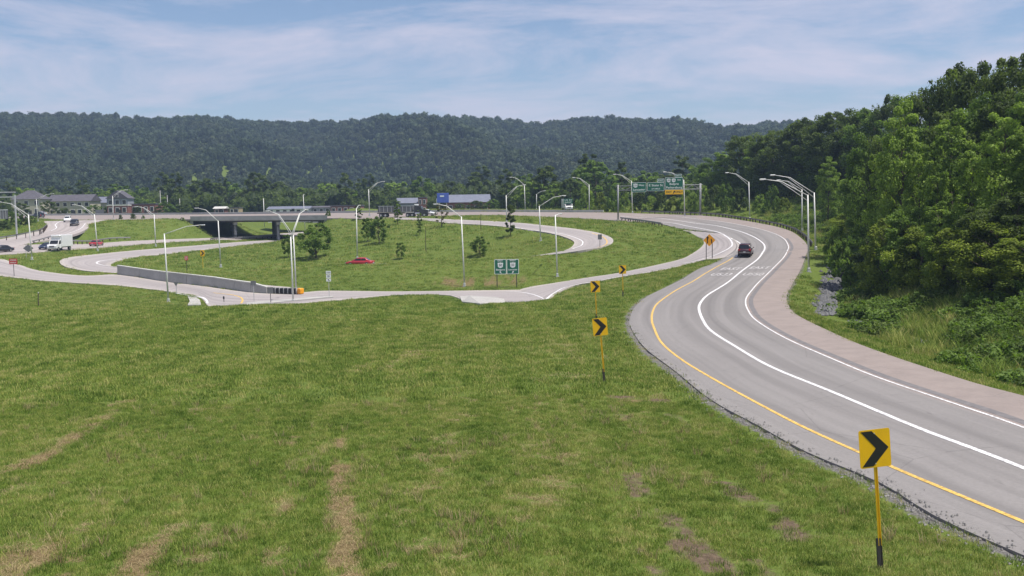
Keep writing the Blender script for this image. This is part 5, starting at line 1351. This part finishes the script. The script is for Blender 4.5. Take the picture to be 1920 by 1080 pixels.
# white box truck
def box_truck(label, loc, rz):
    r = thing('box_truck', label, 'truck', loc, rz)
    MB().box((0, -1.2, 2.05), (2.4, 4.6, 2.5), 0, .05).build('box', M['car_white'], r)
    MB().box((0, -.6, .72), (.9, 6.0, .22)).build('chassis', M['black'], r)
    MB().box((0, 1.32, 3.15), (2.0, .5, .28), 0, .1).build('fairing', M['car_white'], r)
    prof = [(1.15, .55), (3.25, .55), (3.3, 1.05), (3.15, 1.28), (2.45, 1.42), (1.95, 2.25), (1.15, 2.35)]
    MB().prism([(-1.0, y, z) for y, z in prof], (2.0, 0, 0)).build('cab', M['car_white'], r)
    MB().quad((-.88, 2.46, 1.46), (.88, 2.46, 1.46), (.84, 2.0, 2.2), (-.84, 2.0, 2.2)).build('windscreen', M['glass'], r)
    for sx in (-1, 1):
        MB().quad((sx * 1.006, 1.3, 1.45), (sx * 1.006, 2.3, 1.45), (sx * 1.006, 1.92, 2.15), (sx * 1.006, 1.3, 2.15)).build('side_window', M['glass'], r)
        MB().box((sx * .78, 3.28, .95), (.3, .08, .2), 0, .02).build('headlight', M['headlamp'], r)
        MB().box((sx * 1.2, 2.2, 1.6), (.18, .1, .36), 0, .03).build('mirror', M['black'], r)
        wheel(r, sx * .92, 2.45, .43, .28); wheel(r, sx * .95, -2.3, .43, .4)
    MB().box((0, 3.31, .95), (1.0, .05, .32)).build('grille', M['grey_steel'], r); MB().box((0, 3.36, .55), (2.0, .18, .26), 0, .04).build('bumper', M['chrome'], r)
    return r
box_truck('white box truck driving left on the underpass road', at_road(112, 469.5), head(140, 466.5, 40, 471.5) + .35)
# dump semi trailer on the highway
def dump_semi(label, loc, rz):
    r = thing('dump_truck', label, 'truck', loc, rz)
    out = [(-6.4, 1.25), (2.6, 1.35), (2.6, 2.75), (-6.2, 2.85)]
    MB().prism([(-1.2, y, z) for y, z in out], (2.4, 0, 0)).build('dump_body', M['grey_steel'], r)
    MB().box((0, -1.8, 2.86), (2.5, 8.9, .12)).build('top_rail', M['galv'], r)
    for k in range(9):
        for sx in (-1, 1): MB().box((sx * 1.24, -5.8 + k * 1.0, 2.05), (.07, .1, 1.35)).build('rib', M['galv'], r)
    MB().box((0, -1.0, 1.05), (.9, 11.5, .25)).build('chassis', M['black'], r)
    prof = [(3.1, .7), (6.6, .7), (6.7, 1.2), (6.6, 1.75), (5.2, 1.95), (4.9, 2.75), (3.2, 2.9)]
    MB().prism([(-1.1, y, z) for y, z in prof], (2.2, 0, 0)).build('cab', M['car_dark'], r)
    MB().box((0, 3.55, 3.05), (1.9, .9, .4), 0, .1).build('roof_fairing', M['car_white'], r)
    MB().quad((-.95, 5.18, 1.98), (.95, 5.18, 1.98), (.9, 4.92, 2.68), (-.9, 4.92, 2.68)).build('windscreen', M['glass'], r)
    for sx in (-1, 1):
        MB().quad((sx * 1.106, 3.8, 1.9), (sx * 1.106, 4.9, 1.9), (sx * 1.106, 4.7, 2.6), (sx * 1.106, 3.8, 2.6)).build('side_window', M['glass'], r)
        MB().tube([(sx * 1.0, 3.2, 1.0), (sx * 1.0, 3.2, 3.3)], .08, 8).build('exhaust_stack', M['chrome'], r)
        MB().tube([(sx * 1.05, 3.4, .85), (sx * 1.05, 4.6, .85)], .3, 12).build('fuel_tank', M['chrome'], r)
        for y in (5.8, 2.6, 1.4, -4.4, -5.6): wheel(r, sx * 1.0, y, .5, .35)
        MB().box((sx * 1.08, 2.0, 1.1), (.4, 2.4, .06), 0, .02).build('mudguard', M['car_white'], r)
    MB().box((0, 6.72, 1.3), (1.2, .06, .7)).build('grille', M['chrome'], r)
    return r
p = PD(756, 409, 255); q = on_road(p)
dump_semi('grey dump trailer truck on the highway above the infield', q, math.radians(-97))
car('small white pickup directly ahead of the dump truck', on_road(PD(801, 408.5, 258)), math.radians(-97), 'suv', 'car_white', L=4.9)
box2 = box_truck('white box truck parked beyond the highway under the small green guide sign', PD(1064, 398, 272), math.radians(185))
box2.location.z = float(gtop(box2.location.x, box2.location.y))

# ------------------------------------------------------------------ buildings beyond the highway
M['siding_beige'] = plain('beige_siding', (.42, .39, .31), .8, 0, .1, .5); M['siding_grey'] = plain('grey_siding', (.27, .28, .33), .8, 0, .12, .5)
M['brick_red'] = plain('red_brick', (.23, .10, .085), .9, 0, .2, .8); M['roof_dark'] = plain('dark_shingle', (.085, .08, .095), .9, 0, .25, 1.2); M['roof_blue'] = plain('blue_grey_metal_roof', (.15, .16, .205), .6, 0, .12, .6)
M['blue_board'] = plain('blue_sign_board', (.07, .12, .48), .5); M['tan'] = plain('tan_stucco', (.36, .28, .17), .9)
def house(label, px, D, w, d, h, roof_h, wall, roofm, style='gable', rz=0.0, floors=2, cols=4, name='house', cat='house', zpx=None, zoff=0.0, chimney=False):
    p = PD(px, 398, D); p.z = (float(gtop(p.x, p.y)) if zpx is None else PD(px, zpx, D).z) + zoff
    r = thing(name, label, cat, p, rz)
    MB().box((0, 0, h / 2 - 1.5), (w, d, h + 3)).build('wall', M[wall], r)
    e = .45; W2, D2 = w / 2 + e, d / 2 + e
    rf = MB()
    if style == 'gable':
        rf.prism([(-W2, -D2, h), (-W2, D2, h), (-W2, 0, h + roof_h)], (2 * W2, 0, 0))
    elif style == 'gable_front':
        rf.prism([(-W2, -D2, h), (W2, -D2, h), (0, -D2, h + roof_h)], (0, 2 * D2, 0))
    elif style == 'hip':
        k = min(W2, D2) * .95
        a = [(-W2, -D2, h), (W2, -D2, h), (W2, D2, h), (-W2, D2, h)]; t0, t1 = (-W2 + k, 0, h + roof_h), (W2 - k, 0, h + roof_h)
        rf.poly([a[0], a[1], t1, t0]); rf.poly([a[2], a[3], t0, t1]); rf.poly([a[1], a[2], t1]); rf.poly([a[3], a[0], t0]); rf.poly(a[::-1])
    else:
        rf.box((0, 0, h + roof_h / 2), (w + .3, d + .3, roof_h))
    ro = rf.build('roof', M[roofm], r)
    if chimney: MB().box((w * .25, .5, h + roof_h * .9), (.8, .8, 1.8)).build('chimney', M['brick_red'], ro)
    fh = h / floors
    for f in range(floors):
        for c in range(cols):
            x = (c + .5) / cols * w - w / 2
            ww, wh = min(1.3, w / cols * .5), min(1.5, fh * .5)
            fr_ = MB().box((x, -d / 2 - .03, f * fh + fh * .55), (ww + .24, .08, wh + .24)).build('window', M['white_paint'], r)
            MB().box((x, -d / 2 - .08, f * fh + fh * .55), (ww, .05, wh)).build('pane', M['glass'], fr_)
    if style == 'gable_front':
        fr_ = MB().box((0, -D2 - .03, h + roof_h * .35), (1.2, .08, 1.2)).build('window', M['white_paint'], r); MB().box((0, -D2 - .08, h + roof_h * .35), (1.0, .05, 1.0)).build('pane', M['glass'], fr_)
    MB().box((w * .12, -d / 2 - .06, .9), (1.0, .1, 2.1)).build('door', M['dark_steel'], r)
    return r
house('hipped-roof apartment house with pale dormer ends at far left', 60, 372, 11, 9, 6.0, 3.4, 'siding_beige', 'roof_dark', 'hip', .05, 2, 3, zpx=404)
house('long beige two-storey apartment block with dark roof left of the grey gabled house', 140, 380, 16.5, 9, 5.4, 2.6, 'siding_beige', 'roof_dark', 'gable', -.03, 2, 6, zpx=404)
house('long low house with a blue-grey roof behind the distant lamp', 190, 395, 12, 8, 4.6, 2.4, 'siding_beige', 'roof_blue', 'gable', 0, 1, 4, zpx=402)
house('grey gabled house with a front gable behind the distant lamp', 227, 376, 7.6, 8, 6.2, 3.0, 'siding_grey', 'roof_dark', 'gable_front', .08, 2, 3, zpx=403)
house('flat red brick building by the highway right of the guide sign back', 229, 352, 7.2, 8, 3.2, .4, 'brick_red', 'white_concrete', 'flat', 0, 1, 3, 'building', 'building', zpx=403)
house('flat red brick shop with tan end wall left of the bridge', 277, 356, 8.5, 9, 3.5, .4, 'brick_red', 'roof_dark', 'flat', 0, 1, 4, 'building', 'building', zpx=402)
house('small tan building beyond the highway above the bridge', 443, 372, 3.6, 5, 2.4, .3, 'tan', 'roof_dark', 'flat', 0, 1, 2, 'building', 'building', zpx=402)
house('pale pinkish low building beyond the highway above the left pier', 415, 376, 4.0, 5, 2.2, .8, 'brick_red', 'white_concrete', 'gable', 0, 1, 2, 'building', 'building', zpx=402)
house('long white and blue roofed sheds beyond the highway at the right end of the bridge', 545, 365, 15, 8, 1.8, 1.0, 'white_paint', 'roof_blue', 'gable', 0, 1, 6, 'shed', 'building', zpx=401)
house('low dark building beyond the highway left of the red brick one', 612, 370, 9, 8, 2.6, .6, 'siding_grey', 'roof_dark', 'gable', 0, 1, 4, 'building', 'building', zpx=402)
house('long low red brick building left of the dump truck', 652, 368, 11, 9, 3.0, .5, 'brick_red', 'roof_dark', 'flat', 0, 1, 5, 'building', 'building', zpx=402)
house('grey-roofed building rising behind the dump trailer', 768, 372, 8.5, 9, 4.2, 2.0, 'siding_grey', 'roof_blue', 'gable', .05, 1, 3, 'building', 'building', zpx=402)
house('narrow brown brick tower right of the dump trailer', 793, 366, 3.0, 4, 6.0, .4, 'brick_red', 'roof_dark', 'flat', 0, 2, 2, 'building', 'building', zpx=402)
house('large store with a long blue-grey roof right of the blue shop sign', 877, 380, 16.5, 14, 4.4, 3.0, 'brick_red', 'roof_blue', 'gable', .06, 1, 5, 'store', 'building', zpx=401)
p = PD(831, 400, 345); p.z = float(gtop(p.x, p.y))
bsn = thing('shop_sign', 'blue shop sign board on posts beyond the highway', 'sign', p); s_ = FPX / 345
zt_, zb_ = PD(831, 362, 345).z - p.z, PD(831, 380, 345).z - p.z
for xx in (-1.3, 1.3): MB().box((xx, 0, zb_ / 2), (.25, .25, zb_ + .3)).build('post', M['galv'], bsn)
pb = MB().box((0, 0, (zt_ + zb_) / 2), (22 / s_, .35, zt_ - zb_), 0, .06).build('board', M['blue_board'], bsn)
MB().box((-.3, -.2, (zt_ + zb_) / 2 + .6), (1.4, .06, .5)).build('white_band', M['white_sign'], pb)
MB().box((-1.6, .3, zb_ + .7), (1.5, .2, 1.6)).build('white_panel', M['white_sign'], bsn)
# utility poles
for px, D, ty, lb in ((302,360,357,'wooden utility pole between brick shop and bridge'),(315,365,366,'second thinner utility pole right of the brick shop'),(338,368,372,'utility pole left of the bridge end'),(495,372,372,'pale light pole beyond the bridge deck')):
    p = PD(px, 401, D); p.z = float(gtop(p.x, p.y)); hh = PD(px, ty, D).z - p.z
    t = thing('utility_pole', lb, 'pole', p); MB().tube([(0, 0, -.3), (0, 0, hh)], [.17, .11], 8).build('shaft', M['concrete_wall'] if px < 400 else M['alu'], t, True)
    MB().box((0, 0, hh - .5), (1.6, .12, .12)).build('crossarm', M['wood_post'], t)
# concrete median barrier along the far side of the highway
hb = EDGES['ramp_road']; hb = hb[(hb[:, 3] < 24) & (hb[:, 3] > -175) & (hb[:, 1] > 200)]
pts_ = [tuple(r[3:6] + (r[3:6] - r[:3]) / np.linalg.norm(r[3:6] - r[:3]) * .5) for r in hb[::4]]
bar = thing('concrete_barrier', 'long pale concrete barrier along the far edge of the highway', 'barrier', Vector(pts_[0]))
mb = MB()
for a, b in zip(pts_[:-1], pts_[1:]): seg_prism(mb, Vector(a), Vector(b), a[2] - .5, a[2] + .62, b[2] - .5, b[2] + .62, .3)
wpart('barrier_wall', mb, M['white_concrete'], bar)

# ------------------------------------------------------------------ riprap in the ditch
rk = np.random.default_rng(31); mb = MB()
RIP = np.array([GPX(*q)[:2] for q in ((1578,500),(1562,530),(1548,560),(1540,585),(1560,600),(1600,604),(1660,622),(1730,646))])
for k in range(620):
    t = rk.random(); px = 1574 - 34 * t + rk.normal() * (8 + 5 * (1 - t)); py = 500 + 92 * t
    if t > .75: px += (t - .75) * 60
    p = GPX(px, py); s = .16 + .30 * rk.random() ** 1.6; c = Vector((p.x, p.y, float(gtop(p.x, p.y)) + s * .15))
    pts = [c + Vector(v) * s * (.7 + .5 * rk.random()) for v in ((1, 0, 0), (0, 1, 0), (-1, 0, 0), (0, -1, 0), (0, 0, .7), (0, 0, -.5))]
    n_ = len(mb.v); mb.v += [tuple(q) for q in pts]; mb.f += [tuple(n_ + i for i in f) for f in ((0, 1, 4), (1, 2, 4), (2, 3, 4), (3, 0, 4), (1, 0, 5), (2, 1, 5), (3, 2, 5), (0, 3, 5))]
for k in range(120):
    t = rk.random(); px = 1600 + 130 * t + rk.normal() * 5; py = 604 + 42 * t + rk.normal() * 2
    p = GPX(px, py); s = .10 + .16 * rk.random(); c = Vector((p.x, p.y, float(gtop(p.x, p.y)) + s * .1))
    pts = [c + Vector(v) * s * (.7 + .5 * rk.random()) for v in ((1, 0, 0), (0, 1, 0), (-1, 0, 0), (0, -1, 0), (0, 0, .7), (0, 0, -.5))]
    n_ = len(mb.v); mb.v += [tuple(q) for q in pts]; mb.f += [tuple(n_ + i for i in f) for f in ((0, 1, 4), (1, 2, 4), (2, 3, 4), (3, 0, 4), (1, 0, 5), (2, 1, 5), (3, 2, 5), (0, 3, 5))]
M['rock'] = plain('grey_riprap', (.125, .125, .13), .9, 0, .3, 1.5)
tag(mb.build('riprap', M['rock']), 'grey riprap stones lining the ditch below the wooded hill', None, None, 'stuff')
# loose gravel along the pavement edge
mb = MB(); eL = main_e[(main_e[:, 1] < 75) & (main_e[:, 1] > 14)]
for k in range(2600):
    i = rk.integers(0, len(eL)); r = eL[i]; d = (r[:2] - r[3:5]); d /= np.linalg.norm(d); o_ = abs(rk.normal()) * .42 - .08
    x, y = r[:2] + d * o_ + rk.normal(size=2) * .25; s = .02 + .05 * rk.random() ** 2
    h_ = ROADS.ray_cast(Vector((x, y, 60)), Vector((0, 0, -1))); zz = max(float(gtop(x, y)), h_[0].z if h_[0] is not None else -99)
    c = Vector((x, y, zz + s * .3)); n_ = len(mb.v)
    mb.v += [tuple(c + Vector(v) * s * (.7 + .6 * rk.random())) for v in ((1, 0, 0), (-.5, .8, 0), (-.5, -.8, 0), (0, 0, .8))]; mb.f += [(n_, n_ + 1, n_ + 3), (n_ + 1, n_ + 2, n_ + 3), (n_ + 2, n_, n_ + 3)]
M['gravel'] = plain('edge_gravel', (.22, .21, .20), .95, 0, .4, 2)
tag(mb.build('gravel', M['gravel']), 'loose grey gravel along the ramp pavement edge', None, None, 'stuff')

# ------------------------------------------------------------------ grass
def tuft(seed, nb, h, spread, width, mat, lay=0.0):
    rng = np.random.default_rng(seed); V, F = [], []
    for k in range(nb):
        a = rng.random() * 6.283; r = spread * math.sqrt(rng.random()); x, y = r * math.cos(a), r * math.sin(a)
        hh = h * (.5 + .7 * rng.random()); la = rng.random() * 6.283; ln = (.25 + .5 * rng.random() + lay) * hh
        zt = hh * (1 - .55 * min(1, lay)); w = width * (.7 + .6 * rng.random()); pa = rng.random() * 6.283; wx, wy = math.cos(pa) * w, math.sin(pa) * w
        mx, my = x + math.cos(la) * ln * .4, y + math.sin(la) * ln * .4; ex, ey = x + math.cos(la) * ln, y + math.sin(la) * ln
        n_ = len(V); V += [(x - wx, y - wy, -.02), (x + wx, y + wy, -.02), (mx + wx * .7, my + wy * .7, zt * .6), (mx - wx * .7, my - wy * .7, zt * .6), (ex, ey, zt)]
        F += [(n_, n_ + 1, n_ + 2, n_ + 3), (n_ + 3, n_ + 2, n_ + 4)]
    me = bpy.data.meshes.new('grass_tuft'); me.from_pydata(V, [], F); me.update(); me.materials.append(M[mat]); return me
TU = [tuft(301, 26, .11, .20, .006, 'grass'), tuft(302, 26, .09, .22, .006, 'grass'), tuft(303, 22, .14, .18, .006, 'grass'), tuft(304, 26, .10, .22, .006, 'straw', .9), tuft(305, 16, .30, .12, .006, 'straw', .1)]
TF = [tuft(311, 26, .16, .45, .014, 'grass'), tuft(312, 26, .13, .50, .014, 'grass'), tuft(313, 22, .20, .40, .014, 'grass'), tuft(314, 26, .12, .5, .014, 'straw', .9)]
rg_ = np.random.default_rng(77)
def field(y0, y1, dens, halfk):
    n_ = int(dens * halfk * (y1 * y1 - y0 * y0)); y = np.sqrt(y0 * y0 + rg_.random(n_) * (y1 * y1 - y0 * y0)); x = (rg_.random(n_) * 2 - 1) * halfk * y
    return np.c_[x, y]
def off_road(P):
    keep = np.ones(len(P), bool)
    for nm, poly in road_poly.items():
        e = EDGES[nm]
        for k in range(0, len(e) - 1, 4):
            k2 = min(k + 4, len(e) - 1)
            q = np.array([e[k, :2], e[k, 3:5], e[k2, 3:5], e[k2, :2]]); m = keep & (P[:, 0] > q[:, 0].min() - 1) & (P[:, 0] < q[:, 0].max() + 1) & (P[:, 1] > q[:, 1].min() - 1) & (P[:, 1] < q[:, 1].max() + 1)
            if m.any():
                ii = np.nonzero(m)[0]; keep[ii[in_poly(P[ii], q)]] = False
    return keep
def grass_pick(P, nk):
    st = rows(STRAW, P) + .8 * (vnoise(P[:, 0] / .6, P[:, 1] / .6, 41) - .5)
    dr = rows(DIRT, P) + .7 * (vnoise(P[:, 0] / .8, P[:, 1] / .8, 42) - .5)
    pick = rg_.integers(0, 3, len(P)); pick = np.where((st > .5) & (rg_.random(len(P)) < .8), 3, pick)
    if nk > 4: pick = np.where((pick < 3) & (rg_.random(len(P)) < 0.006 + .03 * (vnoise(P[:, 0] / 3.5, P[:, 1] / 3.5, 43) > .74) + .14 * ((P[:, 1] < 27) & (P[:, 0] < 0) & (vnoise(P[:, 0] / 1.5, P[:, 1] / 1.5, 44) > .62))), 4, pick)
    keep = ~((dr > .5) & (rg_.random(len(P)) < .8)) & ~((st > .5) & (rg_.random(len(P)) < .35))
    g_ = np.full(len(P), 9.0); m = P[:, 1] < 120
    if m.any(): g_[m] = seg_dist(P[m], mL[mL[:, 1] < 130])
    keep &= ~((g_ < .75) & (rg_.random(len(P)) < .85))
    return pick, keep
for nm, y0, y1, dens, protos, s0 in (('grass', 19, 46, 42, TU, 1.0), ('grass', 46, 90, 10, TF, .9), ('grass', 90, 175, 3.2, TF, 1.15), ('grass', 175, 320, .75, TF, 1.9)):
    P = field(y0, y1, dens, .60); P = P[off_road(P)]
    P = P[~((P[:, 0] > 34) & (P[:, 1] > 60) & (P[:, 1] < 130))]; P = P[seg_dist(P, RIP) > 1.0]
    pick, keep = grass_pick(P, len(protos)); P = P[keep]; pick = np.minimum(pick[keep], len(protos) - 1)
    instancer(nm, np.c_[P, gtop(P[:, 0], P[:, 1])], s0 * (.7 + .6 * rg_.random(len(P))), rg_.random(len(P)) * 6.28, protos,
              {19: 'short mown grass of the near field with dry rows', 46: 'mown grass on the rise in the middle distance', 90: 'mown grass of the near infield and roundabout verges', 175: 'mown grass of the far infield below the highway'}[y0], pick=pick)
# weeds and tall grass on the bank right of the ditch
WD = [tuft(321, 34, .55, .45, .016, 'grass'), tuft(322, 30, .75, .40, .018, 'grass')]
def herb(seed, mat):
    rng = np.random.default_rng(seed); c = rng.normal(size=(9, 3)) * np.array([.45, .45, .14]) + np.array([0, 0, .35]); V, F, t = leaf_cloud(rng, c, np.full(9, .32), 22, .17, np.clip(.5 + rng.normal(size=9) * .25, 0, 1)); V[:, 2] = np.maximum(V[:, 2], .02)
    return mesh_np('weed', V, F, M[mat], False, {'tint': t})
WD += [herb(331, 'leaf_dark'), herb(332, 'leaf_mid'), herb(333, 'leaf_mid')]
pts_ = []
for i in range(len(main_e)):
    r = main_e[i]
    if not (20 < r[4] < 200 and r[3] > 14): continue
    d = (r[3:5] - r[:2]); d /= np.linalg.norm(d); near = r[4] < 130
    for k in range(46 if near else 26):
        o_ = (9.0 + 25 * rg_.random() ** 1.2) if near else (5 + 30 * rg_.random())
        pts_.append(r[3:5] + d * o_ + rg_.normal(size=2) * .5)
P = np.array(pts_); P = P[off_road(P)]; P = P[seg_dist(P, RIP) > np.where(P[:, 1] > 78, 2.0, .7)]
pk = np.where(vnoise(P[:, 0] / 4, P[:, 1] / 4, 51) > .55, rg_.integers(0, 2, len(P)), rg_.integers(2, 5, len(P)))
instancer('undergrowth', np.c_[P, gtop(P[:, 0], P[:, 1])], .7 + .9 * rg_.random(len(P)), rg_.random(len(P)) * 6.28, WD, 'tall weeds and undergrowth on the bank below the wood', pick=pk)

# ------------------------------------------------------------------ tell look-alike trees apart by their order in the row
ORD = 'first second third fourth fifth sixth seventh eighth ninth tenth eleventh twelfth thirteenth fourteenth fifteenth sixteenth seventeenth eighteenth nineteenth twentieth'.split()
fam = {}
for o in COL.objects:
    if o.type == 'EMPTY' and o.get('category') in ('tree', 'shrub') and o.get('group') and o.parent is None: fam.setdefault(o['label'], []).append(o)
for lb, os_ in fam.items():
    if len(os_) < 2: continue
    os_.sort(key=lambda o: o.location.x / max(1, o.location.y))
    for i, o in enumerate(os_):
        o['label'] = lb + (', only one' if len(os_) == 1 else ', ' + (ORD[i] if i < 20 else 'last') + ' from left')

# ------------------------------------------------------------------ hazy summer air
hz = MB(); hz.box((0, 900, 70), (4200, 2100, 240))
hm, nt, b = new_mat('haze'); nt.nodes.remove(b)
pv = N(nt, 'ShaderNodeVolumePrincipled'); pv.inputs['Color'].default_value = (.52, .70, 1.0, 1); pv.inputs['Density'].default_value = .00023; pv.inputs['Anisotropy'].default_value = .2
nt.links.new(pv.outputs[0], nt.nodes['Material Output'].inputs['Volume'])
HAZE = tag(hz.build('haze', hm), 'thin bluish summer haze over the valley', None, None, 'stuff')
